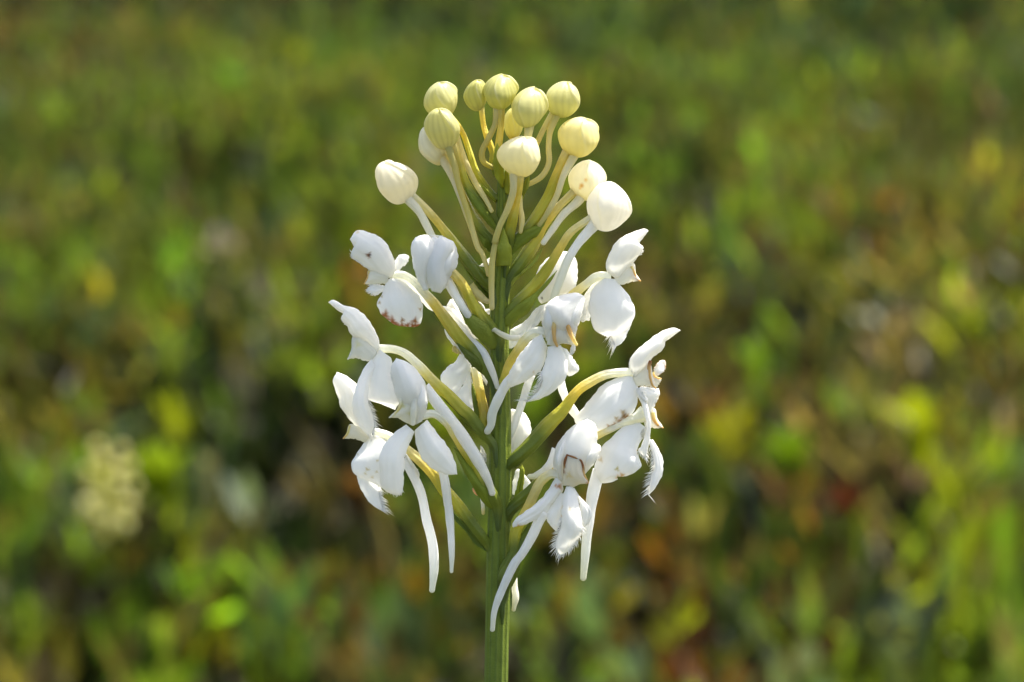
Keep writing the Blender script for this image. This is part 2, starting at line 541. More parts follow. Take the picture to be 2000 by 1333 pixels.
# broad colour drifts over the bog, the darkest painting in shaded hollows: photo pixel of the drift's middle, half sizes (px), kind, strength, shrub height factor
DRIFTS = [
    (550, 200, 420, 150, 'bright', 2.0, 1.1), (150, 330, 250, 160, 'green', 1.5, 1.0), (60, 60, 260, 90, 'olive', 2.2, 1.0),
    (820, 60, 260, 80, 'green', 2.4, 1.0), (1250, 90, 330, 90, 'bright', 1.4, 1.0), (1320, 130, 200, 120, 'green', 2.0, 1.0),
    (1750, 120, 380, 120, 'green', 1.6, 1.0), (1800, 250, 330, 120, 'olive', 2.2, 1.0), (1500, 320, 200, 110, 'bright', 2.2, 1.05),
    (1300, 330, 120, 150, 'shade_dark', 2.4, .8), (1390, 350, 50, 80, 'shade_dark', 6, .5), (1850, 420, 260, 110, 'rust', 2.0, 1.0),
    (1500, 500, 300, 110, 'olive', 2.0, 1.0), (1750, 650, 300, 130, 'tan', 1.6, 1.0), (1900, 640, 80, 70, 'lime', 4, 1.1),
    (1780, 860, 70, 80, 'lime', 6, 1.15), (1860, 980, 60, 60, 'lime', 6, 1.15), (1640, 1000, 60, 50, 'red', 6, 1),
    (1420, 860, 110, 90, 'rust', 4, 1.05), (1420, 860, 40, 60, 'lime', 5, 1.05), (1550, 900, 60, 60, 'bright', 4, 1.0),
    (1680, 820, 80, 60, 'shade_dark', 4, .6), (1700, 950, 70, 60, 'shade_dark', 4, .6), (1350, 1120, 130, 90, 'rust', 3, 1.0),
    (1800, 1150, 200, 100, 'bright', 2.2, 1.0), (1330, 1270, 160, 80, 'shade_dark', 3, .7), (1100, 1100, 200, 120, 'olive', 2.2, 1.0),
    (1900, 1280, 160, 60, 'bright', 2.5, 1.0), (1600, 1250, 140, 80, 'shade_dark', 2.6, .7), (1480, 700, 80, 70, 'shade_dark', 3, .6),
    (560, 680, 150, 110, 'shade_dark', 5.5, .5), (410, 620, 90, 90, 'shade_dark', 5, .55), (330, 480, 80, 80, 'green', 2, 1), (420, 270, 90, 60, 'shade_dark', 4, .6),
    (450, 370, 150, 70, 'green', 1.8, 1), (100, 460, 120, 60, 'bright', 3, 1), (330, 430, 70, 60, 'bright', 3, 1.0),
    (70, 800, 200, 100, 'bright', 1.8, 1.0), (350, 840, 90, 60, 'lime', 3, 1.05), (460, 860, 110, 70, 'olive', 2, .9),
    (310, 960, 70, 60, 'bright', 6, 1.1), (600, 850, 170, 80, 'olive', 2.4, 1.0), (250, 740, 80, 90, 'grey', 2.4, .9),
    (720, 960, 50, 70, 'rust', 6, 1.0), (800, 1080, 120, 120, 'green', 1.8, 1.0), (450, 1150, 160, 100, 'bright', 2.4, 1.0),
    (350, 1290, 80, 60, 'red', 3, .8), (250, 1150, 120, 80, 'shade_dark', 3, .7), (100, 1080, 130, 80, 'olive', 2, 1.0),
    (700, 1240, 180, 80, 'bright', 2.0, 1.0), (850, 1250, 100, 80, 'bright', 2, 1.0), (520, 1290, 100, 60, 'shade_dark', 2, .8), (60, 1250, 90, 80, 'bright', 2, 1),
    (230, 560, 150, 70, 'olive', 2, 1.0), (60, 640, 120, 80, 'olive', 2, 1.0), (700, 420, 100, 80, 'green', 2, 1.0), (1300, 560, 120, 90, 'olive', 3, 1.0),
    (1600, 160, 160, 60, 'bright', 1.6, 1.0), (1200, 180, 80, 60, 'shade_dark', 2, .9), (950, 0, 230, 40, 'shade_dark', 5, 1.2), (1830, 10, 160, 45, 'shade_dark', 5, 1.2), (300, -30, 500, 40, 'shade_dark', 2, 1.1), (1400, -20, 400, 40, 'shade_dark', 2, 1.1),
    (540, 700, 150, 110, 'shade_dark', 10, .45), (400, 640, 90, 90, 'shade_dark', 6, .5), (420, 265, 110, 45, 'shade_dark', 5, .7), (1700, 880, 70, 50, 'shade_dark', 6, .6), (1320, 1290, 120, 60, 'shade_dark', 6, .6), (620, 600, 90, 70, 'shade_dark', 5, .5), (1385, 400, 40, 130, 'shade_dark', 7, .6), (230, 300, 150, 50, 'shade_dark', 2.5, .8), (600, 300, 90, 50, 'shade_dark', 2.5, .8),
]


def drift_world():
    out = []
    for (px, py, rx, ry, kind, st, hf) in DRIFTS:
        py2 = py
        c = on_level(px, py2, LEVEL * 1.28)
        rxw = rx * S / D * np.linalg.norm(c - CAM)
        a, b = on_level(px, max(py2 - ry, -60), LEVEL * 1.28), on_level(px, py2 + ry, LEVEL * 1.28)
        out.append((c[0], c[1], rxw, max(.12, c[1] - b[1]), max(.12, a[1] - c[1]), KN.index(kind), st, hf))
    return out


DW = drift_world()


def lowfreq(x, y, seed):
    r = np.random.default_rng(seed)
    v = np.zeros_like(x)
    for f, a in ((.9, 1), (2.1, .7), (4.5, .5)):
        for _ in range(3):
            th = r.uniform(0, 6.28)
            v += a * np.sin(f * (x * np.cos(th) + y * np.sin(th)) * 2 + r.uniform(0, 6.28))
    return v / 4.0


def shrub_field(y0, y1, half, plants, leaves, size, rg, vary=.38, gain=(1, 1, 1)):
    """returns per-leaf arrays for a band of shrubs"""
    yy = np.sqrt(rg.uniform(y0 ** 2, y1 ** 2, plants))
    xx = rg.uniform(-half, half, plants) * yy
    base = {'bright': .8, 'lime': .2, 'green': 1.2, 'olive': 1.6, 'shade_dark': 1.25, 'rust': .18, 'red': .04, 'tan': .24, 'grey': .5}
    wts = np.tile(np.array([base[k] for k in KN]), (plants, 1))
    hf = np.ones(plants)
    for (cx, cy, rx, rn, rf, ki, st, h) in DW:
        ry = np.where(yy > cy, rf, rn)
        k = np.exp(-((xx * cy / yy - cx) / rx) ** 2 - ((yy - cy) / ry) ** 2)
        wts[:, ki] += st * (7 if KN[ki] == 'shade_dark' else 3.2) * k
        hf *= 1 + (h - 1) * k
    wts *= rg.uniform(.3, 1, wts.shape)
    cum = np.cumsum(wts / wts.sum(1, keepdims=True), 1)
    kind = (rg.uniform(0, 1, (plants, 1)) > cum).sum(1).clip(0, len(KN) - 1)
    kc = np.array([KINDS[k][0] for k in KN])
    kl = np.array([KINDS[k][1] for k in KN])
    kw = np.array([KINDS[k][2] for k in KN])
    kh = np.array([KINDS[k][3] for k in KN])
    lump = lowfreq(xx, yy, 3)
    H = LEVEL * (1 + .28 * lump) * kh[kind] * hf * rg.uniform(.75, 1.25, plants)
    cor = (np.abs(xx / yy + .1415) < .028) & (yy > 1.6) & (yy < 3.05)
    H = np.where(cor, np.minimum(H, .12), H)
    H = np.maximum(H, .06)
    ns = leaves
    pi = np.repeat(np.arange(plants), ns)
    n = len(pi)
    s = rg.uniform(.2, 1, n) ** .6
    lean_a = rg.uniform(0, 6.283, plants)
    lean = rg.uniform(0, .45, plants) * H
    stem = rg.integers(0, 4, n)
    sa = lean_a[pi] + stem * 1.57
    sp = .11 * H[pi] * s
    bx = xx[pi] + np.cos(sa) * sp + np.cos(lean_a[pi]) * lean[pi] * s * .5
    by = yy[pi] + np.sin(sa) * sp + np.sin(lean_a[pi]) * lean[pi] * s * .5
    bz = H[pi] * s * (1 - .12 * (stem % 2))
    az = rg.uniform(0, 6.283, n)
    el = np.radians(rg.normal(64, 17, n).clip(-10, 88))
    ln = kl[kind][pi] * size * rg.uniform(.55, 1.15, n)
    wd = ln * kw[kind][pi] * rg.uniform(.75, 1.2, n)
    jit = rg.normal(0, .2, (n, 1)) + rg.normal(0, vary, (plants, 1))[pi]
    jit = jit + .34 * lowfreq(xx * 2.2, yy * .9, 21)[pi][:, None]
    jit = np.clip(jit, -1.3, .5)
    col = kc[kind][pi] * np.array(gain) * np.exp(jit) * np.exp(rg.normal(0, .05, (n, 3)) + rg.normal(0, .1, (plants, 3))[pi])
    return np.c_[bx, by, bz], az, el, ln, wd, col, (xx, yy, H, kind)


def leaves_mesh(name, pos, az, el, ln, wd, col, mat, fold=True):
    n = len(az)
    dirv = np.c_[np.cos(az) * np.cos(el), np.sin(az) * np.cos(el), np.sin(el)]
    side = np.c_[-np.sin(az), np.cos(az), np.zeros(n)]
    roll = rng.normal(0, .5, n)
    up = np.cross(dirv, side)
    sd = side * np.cos(roll)[:, None] + up * np.sin(roll)[:, None]
    nn = np.cross(dirv, sd)
    L = ln[:, None]
    Wd = wd[:, None] / 2
    base = pos
    if fold:
        V = np.stack([base, base + dirv * L * .33 + sd * Wd * .92, base + dirv * L * .72 + sd * Wd * .72, base + dirv * L - nn * L * .1,
                      base + dirv * L * .72 - sd * Wd * .72, base + dirv * L * .33 - sd * Wd * .92,
                      base + dirv * L * .5 - nn * Wd * .5], 1)
        tri = np.array([[0, 1, 6], [1, 2, 6], [2, 3, 6], [3, 4, 6], [4, 5, 6], [5, 0, 6]])
    else:
        V = np.stack([base, base + dirv * L * .45 + sd * Wd, base + dirv * L, base + dirv * L * .45 - sd * Wd], 1)
        tri = np.array([[0, 1, 2], [0, 2, 3]])
    k = V.shape[1]
    V = V.reshape(-1, 3)
    Ft = (tri[None] + (np.arange(n) * k)[:, None, None]).reshape(-1, 3)
    return mesh_np(name, V, Ft, np.repeat(col, k, 0), mat)


def mesh_np(name, V, F, cc, mat, parent=None):
    me = bpy.data.meshes.new(name)
    me.vertices.add(len(V))
    me.vertices.foreach_set('co', V.astype(np.float32).ravel())
    me.loops.add(F.size)
    me.loops.foreach_set('vertex_index', F.astype(np.int32).ravel())
    me.polygons.add(len(F))
    me.polygons.foreach_set('loop_start', np.arange(0, F.size, F.shape[1], dtype=np.int32))
    me.update(calc_edges=True)
    ca = me.color_attributes.new('tint', 'FLOAT_COLOR', 'POINT')
    ca.data.foreach_set('color', np.c_[np.clip(cc, 0, .9), np.ones(len(cc))].astype(np.float32).ravel())
    me.materials.append(mat)
    o = bpy.data.objects.new(name, me)
    COL.objects.link(o)
    o.parent = parent
    return o


def twigs_np(xx, yy, H, col, n_per, rg):
    """woody stems of the nearer shrubs, three-sided"""
    V, F, CC = [], [], []
    k = 0
    for x, y, h in zip(xx, yy, H):
        for _ in range(n_per):
            a = rg.uniform(0, 6.28)
            l = rg.uniform(.05, .32) * h
            tx, ty, tz = x + math.cos(a) * l, y + math.sin(a) * l, h * rg.uniform(.7, 1.0)
            r0, r1 = .0022, .0009
            for (cx, cy, cz, r) in ((x, y, -.02, r0), (tx, ty, tz, r1)):
                for q in range(3):
                    V.append((cx + r * math.cos(q * 2.094), cy + r * math.sin(q * 2.094), cz))
            for q in range(3):
                w = (q + 1) % 3
                F.append((k + q, k + w, k + 3 + w, k + 3 + q))
            CC += [col] * 6
            k += 6
    return np.array(V), np.array(F), np.array(CC)


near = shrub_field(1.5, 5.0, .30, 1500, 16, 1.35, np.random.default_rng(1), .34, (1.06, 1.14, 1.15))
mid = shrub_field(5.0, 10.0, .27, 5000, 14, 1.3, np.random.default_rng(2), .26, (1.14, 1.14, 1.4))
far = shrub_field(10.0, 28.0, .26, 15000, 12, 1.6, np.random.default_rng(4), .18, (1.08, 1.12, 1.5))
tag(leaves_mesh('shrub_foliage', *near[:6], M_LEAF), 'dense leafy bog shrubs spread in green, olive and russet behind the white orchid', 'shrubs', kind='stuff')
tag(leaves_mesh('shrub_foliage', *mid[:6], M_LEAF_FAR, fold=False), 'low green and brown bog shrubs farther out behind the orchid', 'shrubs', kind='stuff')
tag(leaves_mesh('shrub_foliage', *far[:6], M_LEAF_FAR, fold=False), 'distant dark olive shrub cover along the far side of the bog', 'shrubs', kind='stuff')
tv, tf, tcol = twigs_np(near[6][0], near[6][1], near[6][2], (.06, .04, .022), 3, np.random.default_rng(8))
tag(mesh_np('shrub_twigs', tv, tf, tcol, M_DRY), 'thin brown woody twigs holding the bog shrub leaves', 'twigs', kind='stuff')

# dry sedge blades between the shrubs
def blades(n, y0, y1, rg):
    y = np.sqrt(rg.uniform(y0 ** 2, y1 ** 2, n))
    x = rg.uniform(-.3, .3, n) * y
    keep = np.ones(n, bool)
    for (cx, cy, rx, rn, rf, ki, st, h) in DW:
        if KN[ki] == 'shade_dark':
            ry = np.where(y > cy, rf, rn)
            keep &= np.exp(-((x * cy / y - cx) / rx) ** 2 - ((y - cy) / ry) ** 2) < .3
    x, y = x[keep], y[keep]
    n = len(x)
    az = rg.uniform(0, 6.283, n)
    el = np.radians(rg.normal(70, 12, n).clip(30, 88))
    ln = rg.uniform(.18, .38, n)
    wd = rg.uniform(.003, .006, n)
    c = np.where(rg.uniform(0, 1, (n, 1)) < .55, np.array([[.17, .13, .05]]), np.array([[.075, .085, .015]])) * np.exp(rg.normal(0, .2, (n, 1)))
    return np.c_[x, y, np.zeros(n)], az, el, ln, wd, c


tag(leaves_mesh('dry_sedge', *blades(900, 1.7, 8, np.random.default_rng(9)), M_DRY), 'thin tan and green sedge blades scattered among the bog shrubs', 'sedge', kind='stuff')

# ------------------------------------------------------------------ the orchid
base_pt = P(np.array([970, 1333, 0.0]))
BASE = np.array([base_pt[0] - .004, base_pt[1] - .03, 0.0])
orchid = bpy.data.objects.new('orchid', None)
COL.objects.link(orchid)
orchid.location = BASE
orchid.empty_display_size = .05
tag(orchid, 'tall white fringed orchid spike with yellow-green buds on a ribbed green stem', 'orchid')


def part(mb, name, mat, parent=None):
    return mb.build(name, mat, parent or orchid, BASE)


# stem
mb = Mesh(1)
sp = [(982, 318, -8), (981, 350, -4), (982, 420, 0), (981, 500, 0), (976, 600, 0), (975, 700, 0), (977, 800, 0), (977, 900, 0), (976, 1000, 0), (974, 1100, 0), (971, 1230, 0), (969, 1333, 0), (966, 1480, 0)]
srad = [5, 9, 13, 16, 18, 18.5, 20, 21, 22, 23.5, 22.5, 22.5, 23]
wp = P(np.array(sp, float))
low = np.array([wp[-1] + (BASE - wp[-1]) * k + np.array([0, 0.012 * math.sin(k * 3.14), 0]) for k in (.025, .06, .11, .18, .3, .5, .75, 1.03)])
allp = np.c_[np.vstack([wp, low]), np.r_[np.array(srad) * S, [23 * S, 23.3 * S, 23.7 * S, 24 * S, 25 * S, 27 * S, 29 * S, 31 * S]]]
sw_ = spline(allp, 320)
tt = np.linspace(0, 1, 320)
scol = prof(np.array([G, (.07, .12, .014), (.042, .074, .008), (.037, .065, .007), (.037, .065, .007), (.037, .065, .007)]), tt)
mb.tube_world(sw_[:, :3], sw_[:, 3], scol, nr=150, ribs=12, rib=.075, twist=.5, rib_col=(.125, .175, .03), rib_pow=3.0)
part(mb, 'stem', M_GREEN)


def bract(outline, tip, d, bulge=6, parent=None, col=(.125, .205, .045), tilt=0, **kw):
    m = Mesh(len(outline) * 7 + int(outline[0][0]))
    if outline[0][1] < 530:      # young bracts are paler
        col = (col[0] * 1.35, col[1] * 1.25, col[2])
    m.petal(outline, tip, d=d, bulge=bulge, tilt=tilt, col=(col[0] * 1.65, col[1] * 1.3, col[2] * .6), thick=3.5, nt=24, nu=12, wav=.7, rib=1.2, **kw)
    return part(m, 'bract', M_GREEN, parent)


CENT = {}


def rooted(parent, pts, d):
    """start a tube inside the bud it carries"""
    c = CENT.get(parent.name)
    if c and math.hypot(pts[0][0] - c[0], pts[0][1] - c[1]) < 75:
        pts = [(pts[0][0] * .55 + c[0] * .45, pts[0][1] * .55 + c[1] * .45)] + list(pts)
        d = [d[0] * .5 + c[2] * .5] + list(d)
    return pts, d


def pedicel(parent, pts, d, r, cols, green=True, **kw):
    pts, d = rooted(parent, pts, d)
    ex, ey = pts[-1]
    if abs(ex - 977) < 48 and ey > 430:     # runs down into a ridge of the stem
        pts = list(pts) + [(977 + (ex - 977) * .62, ey + 24), (977 + (ex - 977) * .5, ey + 62)]
        d = list(d) + [d[-1] + 1, d[-1] - 1]
        r = list(r) + [r[-1] * .62, 3.0]
        cols = list(cols) + [(.12, .17, .035), (.11, .16, .03)]
    r = list(np.array(r) * np.linspace(1, .88, len(r)))
    if ey < 530:
        r = list(np.array(r) * np.linspace(1, .8, len(r)))
    m = Mesh(3)
    kw.setdefault('ribs', 6)
    kw.setdefault('rib', .16)
    kw.setdefault('rib_pow', 2.0)
    kw.setdefault('twist', 2.2)
    m.tube(pts, d, r, cols, nr=36, **kw)
    return part(m, 'pedicel', M_TUBE, parent)


def spur(parent, pts, d, r, cols=(WC, W), **kw):
    pts, d = rooted(parent, pts, d)
    m = Mesh(4)
    m.tube(pts, d, r, list(cols), nr=22, ribs=2, rib=.04, **kw)
    return part(m, 'spur', M_PETAL, parent)


# ---- buds
GB = (.52, .51, .17)     # green-yellow bud
GB2 = (.61, .59, .255)
CB = (.84, .78, .44)
WB = (.82, .80, .71)


def bud(c, d, w, h, axis, **kw):
    m = Mesh(int(c[0]))
    m.bud(c, d, w, h, axis, **kw)
    o = part(m, 'bud', M_PETAL)
    CENT[o.name] = (c[0], c[1], d)
    return o


b1 = bud((862, 195), -22, 35, 36, (-.25, -.9, .25), spin=.4, col=GB2, base_col=GB, tip_col=(.66, .65, .36), vcol=.72, seam=.07)
pedicel(b1, z1((590, 350), (690, 480), (745, 620), (800, 790), (860, 880), (950, 985)), [-25, -25, -15, -5, 0], [5.5, 6, 6.5, 9, 9], [YG, Y, YG, YG, G])
b2 = bud((867, 252), 24, 33.5, 41, (-.05, -.95, .2), spin=2.0, col=GB2, base_col=CB, tip_col=GB2, vcol=.7, seam=.08, pear=.22)
spur(b2, z1((590, 590), (640, 740), (675, 900), (735, 1080), (805, 1330)) + z2((1545, 385), (1590, 520), (1608, 600)), [24, 28, 30, 30, 26, 22], [8.5, 6.3, 5.8, 5.6, 5, 4.3], (GB2, (.70, .62, .20), (.72, .64, .2), C, C))
pedicel(b2, z1((640, 590), (680, 720), (730, 880), (830, 1020), (960, 1180)), [20, 18, 14, 12, 8], [6, 6.5, 9, 12, 11], [C, Y, YG, G, G])
spur(b1, z1((640, 480), (670, 570), (720, 710), (790, 860), (870, 990), (915, 1075)), [-20, -10, 0, 12, 22, 26], [6, 6, 6, 5.5, 5, 4], (GB2, C, C, (.80, .74, .38)))
b3 = bud((843, 287), -4, 27, 40, (-.45, -.85, .1), spin=1.2, col=(.86, .82, .60), base_col=C, tip_col=(.86, .84, .68), vcol=.86, pear=.3)
spur(b3, z1((545, 690), (610, 800), (680, 970), (730, 1110), (770, 1230)), [0, 2, 4, 6, 8], [9, 7, 5.5, 5, 4.5], ((.86, .82, .6), (.88, .85, .66), C))
pedicel(b3, z1((580, 680), (640, 790), (700, 950), (770, 1110), (850, 1230), (935, 1320)), [-6, -4, 0, 6, 8, 8], [7, 6, 6, 9, 11, 10], [C, C, Y, YG, G])
b4 = bud((930, 187), -12, 23, 31, (-.1, -.95, .2), spin=.2, col=GB, base_col=GB2, vcol=.7, seam=.06)
pedicel(b4, z1((838, 310), (855, 440), (890, 550), (922, 640), (915, 710), (940, 800)), [-14, -14, -10, -8, -6, -4], [6, 5.5, 6.5, 7.5, 6.5, 6], [GB2, Y, Y, YG, G])
b5 = bud((976, 181), 14, 34.5, 34, (.02, -.93, .3), spin=2.7, col=GB, base_col=(.55, .56, .16), tip_col=GB2, vcol=.72, seam=.08)
spur(b5, z1((952, 300), (945, 420), (895, 530), (845, 630), (855, 710), (925, 755)), [14, 12, 8, 6, 4, -2], [7, 6.5, 5.8, 5.6, 5.4, 5], (C, (.66, .6, .24), (.68, .6, .2), (.62, .55, .13)))
pedicel(b5, z1((985, 310), (985, 420), (975, 520), (962, 640), (975, 800)), [14, 14, 14, 12, 6], [7.5, 7, 7.5, 9, 9], [GB2, Y, Y, YG, G])
bract(z13((440, 420), (425, 280), (450, 160), (468, 105), (505, 200), (530, 330), (535, 460), (520, 560)), 3, [10, 22, 24], 8, b5, col=(.17, .24, .05))
b6 = bud((1032, 211), 34, 38, 40, (.12, -.93, .3), spin=.9, col=GB2, base_col=GB, tip_col=(.65, .63, .33), vcol=.75, seam=.08)
pedicel(b6, z1((1195, 440), (1180, 540), (1150, 700), (1120, 860), (1060, 1000)), [32, 24, 14, 6, 2], [10, 8, 7, 8, 8], [GB2, C, Y, YG, G])
b7 = bud((1098, 195), -16, 35, 35.5, (.12, -.93, .2), spin=1.7, col=GB2, base_col=GB, tip_col=(.65, .63, .33), vcol=.8, seam=.06)
pedicel(b7, z1((1360, 365), (1300, 470), (1240, 590), (1150, 720), (1080, 840), (1040, 930)), [-18, -18, -14, -8, -2, 0], [6.5, 6, 6.5, 7, 8, 8], [C, C, Y, YG, G])
spur(b7, z1((1395, 370), (1350, 480), (1338, 600), (1340, 720), (1290, 815), (1200, 872), (1110, 900)), [-14, -12, -8, -4, -2, -2, 0], [9, 6.8, 5.6, 5.4, 5.4, 5, 4.5], (GB2, C, (.78, .72, .36), (.74, .66, .26)))
b8 = bud((1004, 240), -34, 22, 33, (.05, -.95, .1), spin=.5, col=(.72, .68, .28), base_col=Y, vcol=.85)
pedicel(b8, z1((1075, 540), (1060, 680), (1040, 830), (1020, 940)), [-34, -24, -10, 0], [7, 7, 8, 8], [Y, YG, G])
b9 = bud((1018, 306), 62, 41.5, 41, (.02, -.9, .35), spin=2.2, col=(.86, .81, .50), base_col=(.85, .76, .36), tip_col=(.87, .84, .64), vcol=.9, seam=.05, pear=.22)
spur(b9, z1((1080, 800), (1075, 930), (1035, 1060), (975, 1190), (935, 1320)) + z2((1690, 230), (1650, 450), (1640, 700), (1645, 930)), [60, 54, 46, 40, 36, 34, 32, 30], [9, 6.6, 6.2, 6, 5.8, 5.6, 5.8, 5.2], ((.86, .82, .58), (.80, .73, .33), (.74, .67, .22), (.76, .69, .25), (.8, .73, .36)))
pedicel(b9, z1((1130, 810), (1112, 950), (1080, 1100), (1052, 1230), (1040, 1330)), [56, 46, 36, 26, 18], [7, 7.2, 8.5, 11, 12], [(.82, .78, .5), Y, Y, YG, G])
bract(z13((455, 1330), (455, 1180), (490, 1040), (530, 950), (580, 1080), (615, 1190), (605, 1330)), 3, [22, 34, 36], 9, b9, col=(.14, .21, .055))
spur(b6, z1((1130, 960), (1128, 1040), (1140, 1140), (1130, 1230)), [12, 20, 26, 28], [3.5, 5, 5.5, 4], (C, (.8, .72, .32)))
b10 = bud((1131, 268), 8, 41, 40, (.2, -.92, .25), spin=.2, col=(.76, .70, .33), base_col=(.74, .64, .22), tip_col=(.78, .74, .42), vcol=.88, seam=.06)
pedicel(b10, z1((1470, 640), (1390, 830), (1320, 1000), (1240, 1130), (1150, 1240), (1030, 1340)), [6, 6, 8, 10, 12, 12], [8, 9, 11, 12.5, 12, 11], [C, Y, YG, YG, G])
spur(b10, z1((1530, 660), (1450, 810), (1400, 960), (1330, 1090), (1270, 1180)), [10, 16, 20, 22, 22], [10, 7.5, 6, 5.5, 4.5], ((.82, .78, .45), (.88, .84, .6), (.8, .74, .4), (.75, .68, .25)))
bract(z13((600, 1180), (640, 1050), (760, 960), (900, 900), (1010, 740), (900, 990), (780, 1090), (660, 1180), (612, 1225)), 4, [12, 20, 18], 6, b10, col=(.10, .165, .04))
b11 = bud((1149, 353), -16, 38, 40, (.25, -.92, .2), spin=2.5, col=(.86, .82, .60), base_col=(.84, .76, .36), tip_col=(.87, .85, .72), vcol=.95, spots=[(1144, 352, 5, TAN), (1136, 363, 6, (.6, .36, .12)), (1133, 368, 4, TAN)])
pedicel(b11, z1((1510, 950), (1400, 1060), (1300, 1190), (1220, 1330)) + z11((200, 240), (90, 420)), [-14, -8, 0, 6, 8], [8, 7.5, 9, 13, 13], [C, C, Y, YG, G])
spur(b11, z1((1560, 1000), (1450, 1100), (1370, 1210), (1300, 1310)), [-10, -4, 4, 10], [10, 8, 6.5, 5.5], ((.9, .87, .68), WC, WC))
bract(z11((95, 500), (100, 420), (220, 330), (360, 200), (495, 0), (400, 200), (280, 310), (180, 400), (120, 470)), 4, [10, 18, 16], 4, b11, col=(.22, .29, .08))
b12 = bud((1187, 404), 18, 46, 49, (.25, -.93, .1), spin=.9, col=WB, base_col=W, tip_col=(.82, .81, .74), vcol=.97, seam=.05, vein=.006)
pedicel(b12, z3((890, 50), (740, 160), (650, 290), (560, 440), (450, 600), (330, 730), (200, 860), (90, 985)), [16, 18, 20, 20, 18, 16, 14, 8], [6, 7, 8, 9.5, 11, 11, 12, 9], [WC, C, Y, YG, YG, G])
spur(b12, z3((950, 100), (810, 260), (710, 420), (640, 600), (580, 760), (540, 860)), [20, 26, 30, 32, 32, 30], [13, 9.5, 8.5, 8, 7.5, 6], (W, W, (.84, .84, .72), (.82, .82, .66)))
bract(z11((40, 950), (30, 830), (200, 690), (400, 560), (540, 410), (655, 295), (560, 450), (440, 590), (320, 790), (200, 880), (110, 960)), 5, [10, 28, 26], 6, b12, col=(.155, .225, .05))
b13 = bud((774, 356), 8, 42, 44, (-.25, -.92, .2), spin=1.5, col=(.83, .78, .58), base_col=WB, tip_col=(.84, .80, .66), vcol=.93, seam=.07)
pedicel(b13, z1((330, 970), (430, 1065), (530, 1180), (620, 1300)) + z2((1270, 300), (1410, 480), (1550, 640), (1650, 770)), [4, 6, 8, 8, 10, 12, 10], [7.5, 7.5, 8.5, 11, 12, 12], [WC, C, Y, YG, G, G])
spur(b13, z1((285, 980), (375, 1080), (440, 1200), (500, 1320), (560, 1400)), [10, 14, 18, 20, 20], [10, 8.5, 7.5, 7, 6], (WC, (.9, .87, .7), WC))

# half-open bud at left (blocky, folded lobes)
m = Mesh(77)
m.petal(z2((960, 760), (880, 600), (840, 400), (840, 290), (880, 225), (1000, 205), (1080, 330), (1020, 480), (985, 650), (1010, 750)), 4, d=[54, 66, 62], bulge=14, col=W)
m.petal(z2((1040, 760), (980, 600), (975, 430), (1020, 320), (1120, 215), (1200, 240), (1270, 300), (1210, 480), (1190, 690), (1130, 785)), 4, d=[58, 66, 60], bulge=16, col=W)
m.petal(z2((1110, 780), (1090, 600), (1130, 350), (1180, 240), (1275, 300), (1305, 420), (1290, 520), (1220, 610), (1190, 720)), 3, d=[52, 58, 52], bulge=16, col=W)
m.petal(z2((880, 560), (845, 400), (880, 235), (1000, 205), (1150, 210), (1270, 300), (1300, 430), (1240, 590)), 4, d=[20, 34, 52], bulge=-22, col=W)
m.petal(z2((980, 740), (900, 560), (900, 330), (1060, 215), (1240, 300), (1260, 540), (1160, 720)), 3, d=[46, 52, 50], bulge=14, col=W)
m.bud(z2((1075, 490))[0], 38, 34, 48, (0.0, -1, .1), col=W, vcol=1, seam=.1)
b14 = part(m, 'bud', M_PETAL)
pedicel(b14, z2((1230, 560), (1340, 680), (1420, 830), (1500, 960), (1600, 1100), (1710, 1250)), [40, 40, 34, 28, 24, 14], [8, 9, 10.5, 12, 13, 12], [C, Y, YG, YG, G, G])
spur(b14, z2((1190, 640), (1260, 770), (1330, 890), (1400, 1000), (1470, 1110)), [34, 34, 36, 36, 30], [9, 9, 8, 7, 6], (W, W, WC))
bract(z10((430, 545), (330, 460), (240, 350), (150, 175), (260, 230), (360, 285), (450, 390), (515, 490), (500, 540)), 3, [14, 34, 34], 8, b14, col=(.135, .2, .05))

# extra green bracts / side axes near the top
bract(z13((450, 700), (380, 640), (300, 560), (255, 490), (330, 530), (400, 600), (452, 650)), 3, [0, 4, 8], 4, b1, col=(.16, .24, .05))
bract(z13((460, 1000), (330, 860), (200, 680), (140, 540), (260, 640), (380, 800), (470, 930)), 3, [8, 20, 22], 7, b2, col=(.10, .17, .045))
bract(z13((395, 1210), (330, 1130), (285, 1050), (258, 990), (320, 1045), (400, 1080), (425, 1110)), 3, [4, 18, 22], 4, b3, col=(.09, .15, .04))
bract(z13((520, 760), (560, 680), (590, 640), (585, 700), (540, 780)), 2, [6, 12, 12], 3, b8, col=(.16, .2, .05))
bract(z13((700, 680), (715, 560), (740, 480), (790, 430), (780, 540), (740, 620), (712, 690)), 3, [-2, 6, 8], 4, b7, col=(.13, .19, .045))
bract(z13((545, 600), (540, 480), (545, 380), (575, 340), (600, 420), (600, 520), (590, 620)), 3, [4, 8, 8], 5, b6, col=(.16, .22, .05))
bract(z2((1640, 800), (1540, 660), (1420, 500), (1330, 380), (1320, 430), (1420, 610), (1540, 780), (1640, 880)), 3, [6, 8, 4], -5, b13, col=(.12, .19, .04))

# ---- flowers


def hood(outline, tip, d, bulge=16, back=-16, col=W, spots=(), extra=(), **kw):
    m = Mesh(int(outline[0][0] + outline[0][1]))
    m.petal(outline, tip, d=np.array(d, float) + 2, bulge=bulge, col=col, spots=spots, **kw)
    if back:
        m.petal(outline, tip, d=np.array(d, float) - 2, bulge=back, col=col)
    for (o, t, dd, bl) in extra:
        m.petal(o, t, d=dd, bulge=bl, col=col)
    return part(m, 'flower', M_PETAL)


